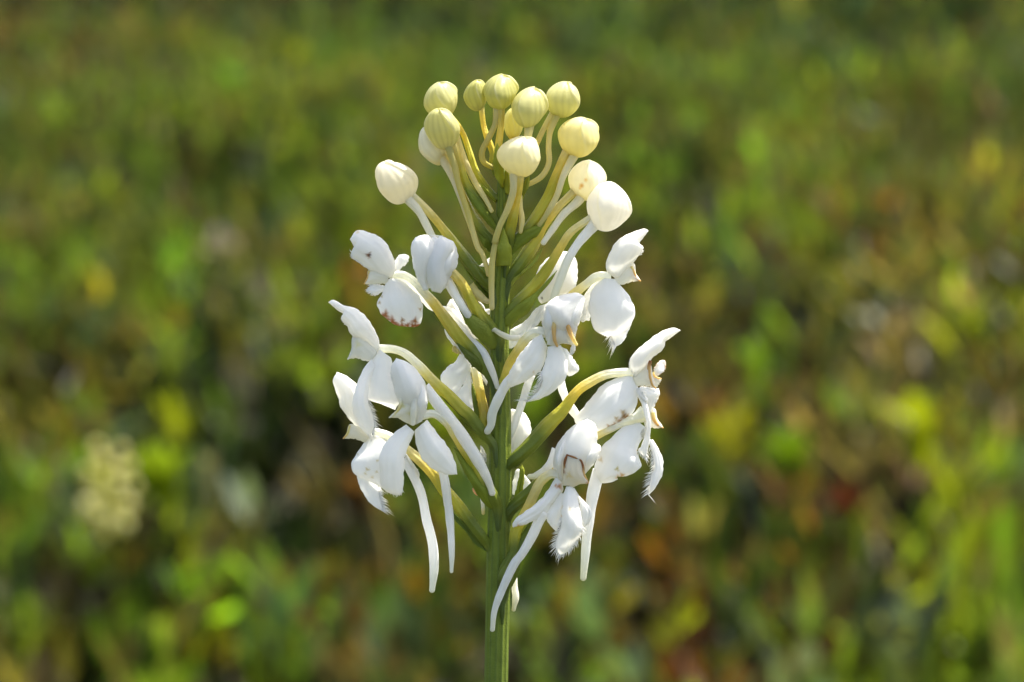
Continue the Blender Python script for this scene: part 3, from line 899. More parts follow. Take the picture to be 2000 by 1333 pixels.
def piece(name, parent, outline, tip, d, bulge=8, **kw):
    m = Mesh(int(outline[0][0] * 3 + outline[0][1]))
    m.petal(outline, tip, d=d, bulge=bulge, **kw)
    return part(m, name, M_PETAL, parent)


def column(parent, surfaces, ridges):
    m = Mesh(9)
    for (o, t, d, bl, kw) in surfaces:
        m.petal(o, t, d=d, bulge=bl, col=kw.get('col', WC), thick=5, spots=kw.get('spots', ()), brown=kw.get('brown'), nt=kw.get('n', 24), nu=kw.get('n', 24) // 2 + 4)
    for (pts, d, r, cols) in ridges:
        m.tube(pts, d, r, list(cols), nr=10)
    return part(m, 'column', M_PETAL, parent)


# F1 upper left
f = hood(z2((600, 632), (470, 590), (330, 490), (240, 425), (240, 370), (272, 340), (224, 245), (292, 158), (420, 180), (540, 240), (620, 345), (668, 470), (678, 560), (640, 625)), 6,
         [4, 10, 8], 16, -18, spots=[(*z2((412, 402))[0], 6, (.30, .14, .05)), (*z2((424, 400))[0], 3, (.06, .04, .03)), (*z2((300, 175))[0], 4, (.8, .7, .5))],
         fringe=[('L', .62, .75, 5, 5, .3)], nt=48, nu=40, rib=1.6)
piece('petal', f, z2((690, 575), (672, 500), (690, 430), (740, 398), (800, 405), (815, 430), (790, 490), (740, 530), (705, 575)), 4, [-6, -10, -12], 5)
column(f, [(z2((610, 600), (500, 570), (410, 555), (405, 620), (365, 690), (430, 695), (480, 690), (600, 690)), 4, [4, 8, 6], 10, {})],
       [(z2((415, 560), (410, 610), (390, 655), (368, 690)), [12, 12, 10, 8], [2.5, 2.5, 2.2, 1.4], (C, TAN, TAN))])
piece('lip', f, z2((585, 715), (520, 700), (445, 690), (410, 730), (395, 760), (440, 790), (490, 805), (550, 765)), 4, [0, 4, 8], 6, fringe=[('L', .3, 1, 6, 12, .6), ('R', .4, 1, 6, 12, .6)])
piece('lateral_sepal', f, z2((590, 650), (545, 790), (502, 860), (502, 930), (545, 1000), (620, 1065), (690, 1105), (790, 1105), (897, 1118), (945, 1040), (950, 920), (930, 840), (850, 750), (740, 660), (660, 635)), 7,
      [6, 14, 8], 15, nt=60, nu=50, brown=(.80, 9, (.42, .17, .05)), spots=[(*q_, 6.5, (.42, .18, .06)) for q_ in z2((560, 1015), (600, 1050), (640, 1080), (690, 1100), (745, 1104), (800, 1104), (850, 1108), (885, 1112))] + [(*z2((580, 1000))[0], 9, (.45, .2, .07)), (*z2((870, 1060))[0], 7, (.42, .2, .07)), (*z2((750, 1050))[0], 5, (.42, .26, .12)),
                                                                              (*z2((520, 880))[0], 4, (.6, .5, .3)), (*z2((925, 945))[0], 4, (.6, .45, .25)), (*z2((545, 820))[0], 3, (.6, .5, .3)), (*z2((650, 1070))[0], 10, (.42, .17, .05))])
pedicel(f, z2((620, 610), (760, 605), (880, 680), (980, 790)) + z4((1080, 170), (1200, 330), (1330, 500), (1460, 640), (1560, 760), (1600, 850)), [0, 6, 18, 22, 24, 24, 22, 20], [7, 7.5, 8.5, 10.5, 12, 13, 13, 10], [W, W, WC, Y, (.6, .52, .08), YG, G, G])
spur(f, z2((690, 640), (860, 740), (970, 840), (1060, 930)) + z4((1250, 250), (1400, 480), (1550, 640), (1640, 830), (1688, 970)), [-4, -2, 0, 2, 6, 14, 24, 30, 32], [9, 9, 8, 6.5, 7, 7.5, 7.5, 7, 5], (W, W, W, WC))
bract(z10((400, 790), (260, 670), (170, 540), (130, 465), (220, 540), (320, 600), (400, 680), (435, 740)), 3, [14, 30, 30], 7, f, col=(.075, .12, .035))
bract(z10((250, 620), (110, 460), (0, 320), (-60, 240), (20, 300), (120, 420), (260, 560)), 3, [24, 16, 12], -4, f, col=(.12, .19, .04))

# F2 upper right
f = hood(z3((1150, 590), (1075, 525), (1068, 450), (1110, 330), (1190, 225), (1310, 165), (1420, 130), (1458, 150), (1420, 200), (1370, 270), (1412, 300), (1370, 380), (1300, 465), (1215, 560)), 7,
         [0, 8, 4], 16, -18, fringe=[('R', .45, .55, 5, 6, .2)])
column(f, [(z3((1140, 600), (1200, 560), (1320, 450), (1335, 540), (1386, 612), (1300, 622), (1255, 640), (1200, 652), (1150, 640)), 4, [0, 5, 8], 10, {})],
       [(z3((1300, 480), (1325, 540), (1345, 590), (1384, 614)), [10, 12, 11, 10], [3, 3.2, 2.5, 1.5], (C, TAN, TAN))])
piece('lateral_sepal', f, z3((1040, 590), (940, 690), (905, 830), (920, 960), (965, 1075), (1070, 1132), (1160, 1110), (1245, 1085), (1310, 1000), (1332, 880), (1285, 765), (1210, 670), (1150, 600)), 5, [4, 14, 8], 13, nt=40, nu=26)
piece('lip', f, z3((1160, 1000), (1110, 1090), (1120, 1150), (1155, 1225), (1215, 1190), (1260, 1110), (1292, 1010), (1240, 960)), 3, [-8, -6, -4], 4, fringe=[('L', .3, .98, 20, 28, .2)])
pedicel(f, z3((1110, 570), (980, 575), (880, 645), (770, 735), (650, 850), (520, 980)), [0, 2, 2, 0, -4, -6], [8, 8.5, 9, 9.5, 9, 9], [W, WC, C, Y, YG])
spur(f, z3((1040, 600), (930, 720), (860, 860), (850, 975)), [-6, -12, -18, -22], [8, 9, 9, 5], (W, W))
piece('lateral_sepal', f, z11((1060, 640), (960, 760), (918, 890), (980, 888), (1045, 870), (1040, 700)), 2, [-14, -16, -18], 3)

# F3 front centre
f = hood(z6((600, 480), (570, 380), (568, 240), (620, 150), (720, 90), (880, 58), (962, 95), (940, 230), (905, 330), (880, 420), (850, 500), (720, 540)), 6,
         [44, 78, 72], 22, -6, power=2.6)
m = Mesh(31)
m.petal(z6((600, 500), (580, 330), (600, 200), (650, 140), (680, 300), (690, 420), (700, 540)), 3, d=[66, 82, 78], bulge=12, col=W)
m.petal(z6((830, 520), (800, 400), (830, 250), (900, 150), (965, 110), (930, 280), (890, 390), (870, 480)), 4, d=[66, 84, 78], bulge=12, col=W)
part(m, 'petal', M_PETAL, f)
column(f, [(z6((610, 540), (620, 400), (660, 300), (760, 280), (820, 320), (840, 430), (885, 545), (760, 525), (700, 560)), 3, [80, 84, 76], 7, {'col': (.86, .85, .76)})],
       [(z6((680, 300), (675, 400), (680, 490), (705, 552)), [86, 92, 92, 90], [4, 4.5, 3.5, 2.5], (C, TAN, TAN)), (z6((790, 310), (810, 380), (845, 470), (885, 540)), [88, 94, 95, 92], [5, 5, 4, 3], ((.65, .4, .12), TAN, C))])
piece('lateral_sepal', f, z6((560, 440), (470, 500), (390, 590), (290, 740), (240, 880), (270, 940), (400, 885), (540, 790), (590, 700), (610, 560)), 5, [66, 72, 56], 12, nt=40, nu=24, spots=[(*z6((483, 790))[0], 3, (.8, .7, .55))])
piece('lip', f, z6((615, 560), (600, 680), (560, 800), (565, 880), (530, 970), (420, 1075), (560, 1040), (690, 960), (790, 840), (800, 700), (740, 545)), 5, [78, 84, 70], 12, nt=40, nu=20, fringe=[('L', .40, .98, 19, 40, .2)])
piece('lateral_sepal', f, z6((740, 560), (760, 700), (800, 830), (880, 805), (908, 760), (860, 680), (800, 590)), 3, [70, 66, 60], 8)
pedicel(f, z6((600, 430), (500, 420), (420, 480), (345, 590), (280, 700), (230, 830), (170, 980)), [60, 56, 50, 44, 36, 28, 16], [9, 9, 9.5, 10, 10.5, 10, 9], [W, WC, C, Y, Y, YG, G])
spur(f, z6((330, 800), (240, 900), (180, 1000), (105, 1170)) + z10((440, 1200), (410, 1255)), [52, 46, 40, 36, 34, 34], [9, 9.5, 9.5, 8.5, 7], (W, W, (.84, .85, .76), (.82, .82, .7)))
piece('petal', f, z11((800, 1280), (830, 1180), (865, 1165), (870, 1240), (830, 1300)), 2, [20, 20, 20], 3)

# F4 behind the stem, right (seen from behind)
f = hood(z11((470, 690), (428, 620), (415, 340), (520, 170), (680, 75), (800, 75), (878, 170), (895, 340), (870, 480), (780, 560), (600, 640)), 5, [-44, -52, -56], 20, -8, spots=[(*z11((480, 625))[0], 2, (.15, .1, .1))])
piece('lateral_sepal', f, z11((560, 690), (420, 730), (280, 890), (100, 1000), (85, 1215), (200, 1160), (330, 1010), (460, 860), (545, 720)), 3, [-40, -30, -26], 7)
piece('petal', f, z11((545, 685), (470, 720), (400, 850), (345, 985), (420, 940), (480, 860), (535, 740)), 3, [-18, -10, -6], 5)
spur(f, z11((420, 1060), (260, 1085), (120, 1095), (0, 1050), (-80, 1000)) + z10((460, 375)), [-14, 10, 26, 32, 32, 30], [7, 6.5, 6, 5.5, 5, 4.5], (W, WC, (.82, .8, .6)))
spur(f, z6((470, 820), (430, 920), (380, 1080), (320, 1250), (290, 1340), (250, 1440)), [-10, -6, -4, -6, -10, -14], [7, 7.5, 7.5, 7, 6.5, 5], (W, W, W))
spur(f, z6((735, 880), (765, 990), (830, 1120), (910, 1230)), [-10, -8, -8, -8], [8, 8, 8.5, 8], (W, W, WC))

# small white pieces seen through left of the stem, top
# F5 left middle
f = hood(z4((520, 650), (420, 560), (290, 480), (240, 390), (178, 310), (205, 272), (150, 232), (55, 152), (105, 130), (200, 180), (320, 215), (410, 285), (480, 385), (535, 490), (550, 575)), 7,
         [2, 14, 14], 15, -18, nt=40, nu=24, rib=2, fringe=[('L', .55, .65, 4, 4, .2)])
column(f, [(z4((530, 640), (400, 480), (355, 410), (290, 480), (290, 590), (243, 700), (330, 690), (395, 715), (460, 720)), 5, [8, 12, 10], 11, {'col': (.87, .86, .78), 'spots': [(*z4((340, 560))[0], 8, (.82, .80, .55))]})],
       [(z4((295, 500), (295, 590), (270, 660), (245, 700)), [14, 16, 14, 12], [2.5, 2.5, 2.2, 1.5], (WC, WC, W))])
piece('lateral_sepal', f, z4((540, 600), (470, 720), (440, 900), (440, 1080), (560, 1130), (700, 1190), (760, 1060), (720, 900), (660, 690)), 5, [8, 12, 6], 14, nt=40, nu=24)
piece('lip', f, z4((470, 700), (390, 800), (330, 950), (288, 1090)) + z5((250, 420), (290, 540), (372, 635), (425, 560), (400, 440), (370, 340), (385, 200), (440, 90)), 6, [16, 26, 20], 10, nt=50, nu=20,
      fringe=[('R', .42, .97, 15, 34, .5)])
pedicel(f, z4((520, 600), (680, 605), (800, 650), (920, 755), (1060, 905), (1200, 1040), (1350, 1190)) + z5((1190, 460), (1290, 590), (1390, 700)), [2, 6, 10, 16, 22, 24, 26, 24, 16], [7.5, 7.5, 8.5, 10, 11, 12, 12.5, 12, 10], [W, WC, WC, (.75, .68, .25), YG, YG, G, G])
bract(z10((420, 1330), (250, 1210), (120, 1070), (0, 950), (130, 1010), (270, 1130), (400, 1230), (450, 1290)), 3, [14, 26, 26], 4, f, col=(.085, .135, .035))

# F6 left front
f = hood(z5((720, 545), (660, 420), (615, 350), (575, 220), (556, 80), (600, 0), (700, 40), (800, 140), (848, 260), (848, 380), (800, 500)), 5, [44, 64, 58], 20, -8, nt=40, nu=24, fringe=[('L', .6, .8, 4, 6, 0)])
m = Mesh(61)
m.petal(z5((760, 540), (730, 400), (760, 260), (800, 180), (845, 270), (850, 400), (810, 510)), 3, d=[58, 72, 66], bulge=12, col=W)
part(m, 'petal', M_PETAL, f)
column(f, [(z5((730, 545), (650, 510), (610, 482), (543, 482), (600, 430), (630, 350), (650, 285), (720, 320), (770, 420), (770, 530)), 6, [60, 66, 62], 10, {'col': (.87, .86, .76), 'spots': [(*z5((650, 390))[0], 8, (.8, .78, .45)), (*z5((715, 450))[0], 7, (.82, .8, .5))]})],
       [(z5((755, 300), (745, 400), (735, 530)), [76, 78, 74], [6, 7, 5], (WC, WC, WC)), (z5((640, 330), (620, 410), (580, 465), (545, 482)), [72, 74, 72, 68], [2.5, 3, 2.5, 1.5], (WC, C, WC))])
piece('lateral_sepal', f, z5((680, 540), (560, 630), (472, 765), (463, 890), (478, 1040), (530, 1090), (600, 1117), (650, 1090), (662, 920), (672, 790), (705, 700), (748, 600)), 6, [60, 70, 58], 16, nt=44, nu=24, fringe=[('L', .85, 1, 5, 5, .4), ('R', .85, 1, 5, 4, .4)])
piece('lateral_sepal', f, z5((750, 590), (760, 690), (800, 800), (880, 890), (1000, 945), (1096, 945), (1080, 850), (1020, 720), (940, 620), (850, 500)), 5, [60, 66, 58], 13, nt=44, nu=24)
pedicel(f, z5((800, 470), (910, 455), (1010, 530), (1075, 630), (1150, 750), (1240, 870), (1310, 1000), (1390, 1140), (1420, 1230)), [52, 50, 46, 42, 40, 36, 34, 28, 18], [7.5, 7.5, 7.5, 8.5, 9.5, 11, 12, 13, 11], [W, WC, C, Y, YG, YG, G, G])
spur(f, z5((830, 230), (960, 400), (1080, 550), (1200, 730), (1300, 900), (1360, 1030), (1380, 1095)), [46, 46, 46, 46, 44, 42, 40], [10, 11, 11.5, 12, 11.5, 9, 6.5], (W, W, W, W, WC))
bract(z12((410, 900), (250, 800), (120, 600), (0, 380), (-80, 190), (0, 240), (90, 370), (230, 560), (300, 610), (330, 730), (420, 860)), 4, [20, 40, 34], 8, f, col=(.13, .20, .035))

# F7 lower left, behind
f = hood(z5((350, 640), (230, 510), (150, 400), (128, 320), (85, 190), (118, 113), (200, 150), (280, 220), (320, 320), (380, 500), (400, 620)), 5, [-12, -14, -14], 15, -16, nt=36, nu=24)
column(f, [(z5((400, 620), (300, 560), (220, 540), (205, 610), (167, 652), (250, 655), (300, 670), (345, 685)), 4, [-8, -6, -8], 8, {'col': (.87, .85, .74)})],
       [(z5((222, 545), (205, 610), (170, 652)), [-2, 0, -2], [2.2, 2.4, 1.5], (C, C, TAN))])
piece('lateral_sepal', f, z5((380, 620), (310, 730), (240, 840), (245, 920), (280, 960), (360, 990), (490, 1060), (520, 980), (580, 850), (600, 720), (520, 650)), 6, [-8, 4, 0], 14, nt=44, nu=30,
      spots=[(*z5((365, 903))[0], 5, (.7, .62, .4)), (*z5((350, 935))[0], 3, (.7, .62, .4)), (*z5((440, 925))[0], 3, (.7, .62, .4)), (*z5((290, 785))[0], 3, (.7, .62, .4)), (*z5((447, 835))[0], 3, (.7, .62, .4)), (*z5((405, 965))[0], 3, (.75, .66, .45))])
piece('lip', f, z5((350, 950), (280, 965), (330, 1100), (400, 1190), (488, 1246), (470, 1150), (450, 1050), (430, 990)), 4, [-8, -4, 4], 5, nt=36, nu=16, fringe=[('R', .2, .98, 18, 30, .2)])
piece('lateral_sepal', f, z5((650, 760), (690, 850), (730, 930), (783, 1000), (785, 930), (740, 860), (690, 790)), 3, [4, 6, 4], 5)
pedicel(f, z5((420, 600), (550, 640), (690, 745), (800, 840), (900, 945), (1000, 1080), (1120, 1220)) + z8((500, 220), (590, 330), (640, 420)), [-10, -6, 0, 4, 8, 10, 12, 14, 14, 6], [7.5, 8, 9, 10.5, 11, 12, 12, 12, 11, 9], [W, WC, C, Y, YG, YG, G, G])
bract(z12((290, 1330), (150, 1240), (50, 1100), (-60, 980), (-200, 800), (-100, 890), (60, 1030), (200, 1170), (300, 1260)), 4, [8, 16, 12], -4, f, col=(.085, .14, .035))
spur(f, z5((660, 820), (760, 1000), (810, 1130)) + z8((190, 200), (215, 290), (236, 400), (242, 540), (228, 690)), [2, 6, 8, 8, 8, 8, 8, 8], [7.5, 8.5, 9, 9, 9, 9, 8.5, 5.5], (W, W, W, (.83, .84, .74)))
spur(f, z5((970, 880), (1000, 1030), (1020, 1190)) + z8((345, 120), (360, 300), (366, 450), (364, 560)), [30, 28, 26, 24, 22, 22, 22], [8, 8.5, 8.5, 8, 6.5, 5.5, 3.5], (W, W, W, (.83, .84, .74)))

# F8 right middle
f = hood(z9((520, 260), (482, 180), (490, 110), (530, 40)) + z6((1500, 550), (1640, 440), (1780, 385), (1852, 408), (1790, 455), (1715, 510), (1690, 580), (1600, 655), (1540, 740), (1460, 815)), 7, [0, 8, 2], 15, -18, nt=40, nu=24)
column(f, [(z9((520, 240), (600, 190), (660, 130), (680, 200), (690, 270), (715, 350), (640, 330), (580, 330), (540, 330)), 5, [2, 6, 8], 10, {'col': WC}),
           (z9((660, 300), (690, 230), (720, 260), (760, 268), (745, 310), (715, 350)), 3, [-6, -4, -4], 4, {})],
       [(z9((668, 110), (655, 180), (665, 260), (685, 320), (715, 350)), [10, 12, 13, 13, 11], [3.5, 4, 3, 2.6, 1.6], (BR, TAN, TAN, TAN)), (z9((690, 210), (710, 250), (760, 268)), [2, 2, 2], [2, 2.2, 1.4], (C, TAN, TAN))])
piece('petal', f, z9((700, 240), (695, 195), (720, 140), (755, 110), (795, 108), (803, 150), (790, 200), (735, 240)), 4, [-8, -10, -12], 5, brown=(0, 1.2, (.7, .45, .2)))
piece('lateral_sepal', f, z9((450, 235), (350, 270), (230, 340), (160, 430), (100, 500), (10, 620), (60, 700), (200, 760), (330, 690), (480, 600), (545, 500), (560, 350), (540, 260)), 6, [0, 10, -4], 18, nt=60, nu=50,
      spots=[(*z9((440, 590))[0], 8, (.35, .2, .07)), (*z9((465, 595))[0], 6, (.5, .32, .12)), (*z9((425, 555))[0], 6, (.62, .5, .3)), (*z9((370, 610))[0], 5, (.6, .48, .28)), (*z9((400, 635))[0], 6, (.5, .3, .12)), (*z9((350, 665))[0], 6, (.55, .35, .15)), (*z9((310, 685))[0], 6, (.5, .3, .1))])
pedicel(f, z9((520, 215), (400, 215), (270, 235), (140, 300), (30, 380)) + z7((560, 90), (450, 200), (300, 370), (170, 490), (90, 580)), [0, 4, 8, 10, 12, 14, 16, 16, 14, 6], [8, 8, 9, 10, 11.5, 13.5, 15, 15, 14, 10], [W, WC, C, Y, YG, YG, G, G, DG])
bract(z7((130, 560), (240, 400), (420, 210), (560, 70), (655, 0), (600, 70), (450, 260), (330, 410), (200, 540)), 4, [10, 2, 2], -4, f, col=(.075, .12, .035))
m = Mesh(81)
m.petal(z9((545, 350), (545, 400), (590, 480), (610, 570), (635, 680), (590, 850), (560, 890), (630, 955), (655, 830), (672, 680), (660, 570), (640, 490), (570, 345)), 7, d=[14, 26, 22], bulge=5, col=W, fringe=[('L', .85, 1, 14, 10, .9), ('R', .9, 1, 10, 5, .6)], spots=[(*z9((590, 940))[0], 4, (.6, .35, .15))], nt=44)
m.petal(z9((560, 345), (560, 400), (600, 450), (640, 480), (640, 440), (600, 380), (580, 345)), 3, d=[18, 22, 20], bulge=3, col=W)
part(m, 'lip', M_PETAL, f)

# F9 right, lower
f = hood(z9((600, 620), (640, 520), (600, 420), (580, 340), (740, 352), (748, 400), (720, 470), (680, 550), (650, 620)), 4, [0, 2, 0], 12, -10)
pedicel(f, z9((620, 570), (540, 610), (430, 650), (320, 705), (210, 760), (100, 840)), [2, 4, 6, 8, 10, 8], [15, 9.5, 7.5, 7, 7.5, 8], [WC, WC, WC, C, Y])
column(f, [(z9((620, 640), (660, 560), (705, 520), (720, 600), (777, 690), (720, 697), (660, 695), (620, 720)), 4, [0, 2, 6], 8, {'col': WC})],
       [(z9((690, 560), (700, 620), (730, 665), (776, 692)), [8, 9, 8, 6], [4, 4, 3, 1.6], (C, TAN, TAN))])
piece('lateral_sepal', f, z9((560, 640), (420, 690), (310, 800), (235, 870), (200, 980), (175, 1090), (210, 1165), (320, 1168), (385, 1140), (365, 1070), (385, 1045), (425, 1105), (480, 1105), (590, 1030), (560, 940), (555, 880), (600, 780), (640, 700)), 8, [4, 16, 8], 16, nt=56, nu=44,
      spots=[(*z9((240, 970))[0], 6, (.75, .66, .5)), (*z9((420, 1100))[0], 5, (.65, .42, .18)), (*z9((380, 1050))[0], 5, (.55, .48, .18)), (*z9((385, 1120))[0], 5, (.7, .5, .25)), (*z9((560, 905))[0], 4, (.65, .45, .25))])
piece('lip', f, z9((655, 790), (660, 840), (690, 930), (700, 1040), (670, 1130), (650, 1280), (720, 1200), (775, 1080), (775, 970), (740, 880), (690, 800)), 5, [0, 6, 10], 7, nt=44, nu=16, fringe=[('L', .12, .98, 15, 46, .2)])
spur(f, z7((850, 560), (815, 680), (785, 830), (762, 1000)) + z8((1308, 320), (1295, 480), (1284, 605)), [6, 6, 8, 10, 10, 10, 10, 10], [12, 12, 11.5, 10.5, 9.5, 8.5, 7.5, 6], (W, W, W, (.84, .85, .78), (.82, .82, .66)))
column(f, [(z9((585, 740), (600, 700), (630, 690), (620, 760), (600, 790)), 2, [6, 8, 6], 3, {})], [])

# F10 right, low, front
f = hood(z7((550, 680), (495, 600), (490, 480), (510, 380), (570, 285), (660, 200), (755, 158), (815, 195), (832, 270), (830, 350), (800, 480), (740, 590), (650, 680)), 6, [30, 54, 50], 20, -8, nt=40, nu=24)
m = Mesh(101)
m.petal(z7((540, 640), (500, 500), (530, 380), (585, 305), (570, 420), (560, 540), (570, 640)), 3, d=[50, 66, 64], bulge=10, col=W)
m.petal(z7((720, 590), (720, 480), (760, 400), (830, 350), (862, 375), (850, 440), (800, 520), (740, 585)), 3, d=[52, 62, 54], bulge=10, col=W)
part(m, 'petal', M_PETAL, f)
column(f, [(z7((560, 670), (572, 540), (595, 438), (650, 458), (715, 495), (728, 590), (765, 662), (700, 668), (650, 692)), 3, [62, 70, 66], 8, {'col': (.86, .82, .68), 'brown': (.3, 3.4, (.42, .18, .07)), 'n': 40, 'spots': [(*z7((615, 600))[0], 7, (.78, .68, .38))]})],
       [(z7((575, 560), (578, 490), (597, 440)), [68, 72, 72], [2, 2.2, 2], (TAN, BR, BR)), (z7((597, 440), (650, 458), (700, 480), (722, 530), (730, 590), (763, 660)), [72, 74, 73, 72, 72, 66], [2, 2, 2.2, 2.2, 2, 1.6], (BR, (.5, .26, .1), BR, TAN, TAN))])
piece('lateral_sepal', f, z7((510, 610), (425, 745), (330, 840), (205, 930), (165, 985), (170, 1012), (290, 980), (400, 920), (480, 830), (560, 730), (560, 670)), 5, [52, 62, 70], 9, nt=44, nu=20, spots=[(*z7((212, 995))[0], 4, (.72, .5, .3)), (*z7((535, 690))[0], 6, (.6, .32, .14)), (*z7((510, 685))[0], 4, (.65, .38, .18))])
piece('lip', f, z7((590, 690), (560, 780), (550, 900), (545, 1010), (520, 1080), (505, 1160), (540, 1235), (610, 1195), (680, 1110), (720, 1020), (700, 900), (680, 780), (640, 690)), 6, [62, 80, 66], 12, nt=44, nu=20, fringe=[('L', .42, 1, 14, 40, .3), ('R', .5, 1, 11, 28, .4)],
      spots=[(*z7((620, 870))[0], 5, (.86, .74, .52)), (*z7((545, 850))[0], 5, (.84, .68, .42)), (*z7((542, 920))[0], 5, (.84, .66, .42))])
piece('lateral_sepal', f, z7((540, 740), (480, 820), (425, 915), (460, 990), (510, 1045), (545, 980), (580, 860), (590, 750)), 4, [52, 56, 52], 8)
piece('lateral_sepal', f, z7((640, 720), (690, 800), (690, 940), (720, 1020), (775, 970), (793, 900), (765, 840), (690, 765), (650, 700)), 3, [56, 60, 56], 10)
pedicel(f, z7((530, 600), (470, 590), (395, 640), (345, 730), (300, 830), (250, 930), (190, 1050)) + z8((800, 450), (745, 590), (735, 700)), [48, 48, 44, 42, 40, 38, 36, 34, 30, 22], [8, 8.5, 9.5, 10, 10.5, 11, 12, 14, 16, 10], [W, C, (.7, .6, .2), Y, YG, G, G, DG])
bract(z8((740, 690), (690, 640), (690, 560), (740, 460), (850, 300), (930, 180), (900, 330), (850, 480), (840, 560), (790, 660)), 5, [26, 40, 30], 5, f, col=(.085, .14, .035))
spur(f, z7((420, 890), (380, 950), (320, 1080), (240, 1220)) + z8((800, 510), (720, 680), (665, 830), (650, 965)), [58, 56, 54, 52, 50, 46, 42, 38], [10, 9.5, 9, 8.5, 8, 7, 5.6, 4.6], (W, W, W, (.85, .86, .82), (.83, .83, .72)))

# F11 behind the stem, lower right
f = hood(z7((130, 460), (130, 250), (140, 90), (210, 95), (270, 120), (312, 225), (290, 310), (220, 390)), 3, [-30, -36, -38], 12, -10)
pedicel(f, z12((1010, 420), (860, 560), (740, 680), (620, 790), (540, 870), (500, 960)), [10, 14, 14, 14, 12, 6], [9, 10.5, 12, 13, 12, 10], [Y, YG, G, G, DG, DG])
piece('lateral_sepal', f, z12((560, 700), (565, 560), (600, 440), (640, 430), (700, 520), (770, 610), (690, 700), (620, 720)), 4, [-20, -24, -24], 6)
bract(z12((560, 820), (590, 680), (630, 520), (640, 420), (665, 378), (688, 450), (680, 600), (665, 730), (600, 830)), 4, [-8, -4, -2], 4, f, col=(.17, .24, .04))
spur(f, z7((520, 400), (470, 500), (420, 560), (345, 605), (300, 612)), [20, 20, 22, 24, 24], [11, 9, 8, 6.5, 5.2], (W, W, WC, (.84, .82, .6)))
bract(z12((550, 1260), (555, 1180), (580, 1100), (610, 1055), (600, 1150), (570, 1250)), 3, [6, 8, 10], 3, f, col=(.2, .26, .06))
spur(f, z8((800, 560), (806, 680), (812, 740), (798, 825)), [-26, -24, -22, -20], [5, 6, 6.5, 4], (WC, WC, (.83, .8, .6)))

# F12 behind the stem, left
f = hood(z10((360, 470), (200, 400), (130, 300), (55, 190), (85, 115), (125, 110), (170, 190), (240, 270), (360, 455)), 4, [-34, -40, -42], 14, -12)
piece('petal', f, z10((270, 690), (160, 570), (60, 440), (30, 350), (100, 420), (180, 520), (290, 640)), 3, [-30, -28, -28], 5)
piece('lateral_sepal', f, z10((180, 560), (130, 650), (50, 710), (0, 800), (60, 880), (130, 930), (200, 850), (260, 750), (270, 680)), 4, [-28, -24, -26], 10)
piece('lip', f, z10((250, 700), (200, 850), (130, 930), (180, 1040), (290, 1140), (290, 1000), (280, 850)), 4, [-26, -24, -22], 6)
piece('lateral_sepal', f, z10((280, 680), (330, 740), (400, 860), (405, 790), (340, 700)), 2, [-24, -22, -20], 4)
column(f, [(z10((180, 580), (140, 520), (110, 520), (108, 560), (150, 580)), 2, [-26, -26, -26], 3, {'col': C})], [])
pedicel(f, z10((300, 700), (320, 800), (350, 950), (375, 1080), (370, 1200), (400, 1280)), [-22, -18, -14, -10, -6, 0], [8, 9, 10, 10.5, 10, 9], [WC, C, Y, (.6, .5, .1), YG, G])
bract(z10((340, 1240), (300, 1100), (275, 950), (270, 825), (300, 900), (320, 1000), (345, 1150)), 3, [-6, -6, -8], 3, f, col=(.12, .18, .04))
piece('petal', f, z10((430, 240), (370, 240), (355, 215), (400, 198), (432, 196)), 2, [-14, -16, -16], 3)
piece('petal', f, z10((390, 270), (380, 180), (330, 130), (300, 105), (350, 150), (400, 230)), 3, [-18, -18, -18], 3)
piece('petal', f, z13((290, 1330), (340, 1290), (390, 1250), (400, 1310), (350, 1340)), 2, [-14, -14, -14], 3)
spur(f, z10((250, 0), (330, 80), (410, 130)), [16, 18, 18], [11, 10, 5], ((.6, .55, .2), (.7, .64, .3), (.78, .72, .45)))
piece('petal', f, z12((215, 170), (240, 200), (275, 280), (275, 350), (240, 300), (215, 230)), 3, [-16, -16, -16], 3)
spur(f, z12((225, 740), (240, 820), (243, 905)), [-8, -6, -4], [3, 3.6, 3.4], (W, WC, C))
piece('petal', f, z12((125, 640), (150, 690), (190, 715), (170, 670), (135, 630)), 2, [-10, -10, -10], 2, col=(.8, .55, .35))

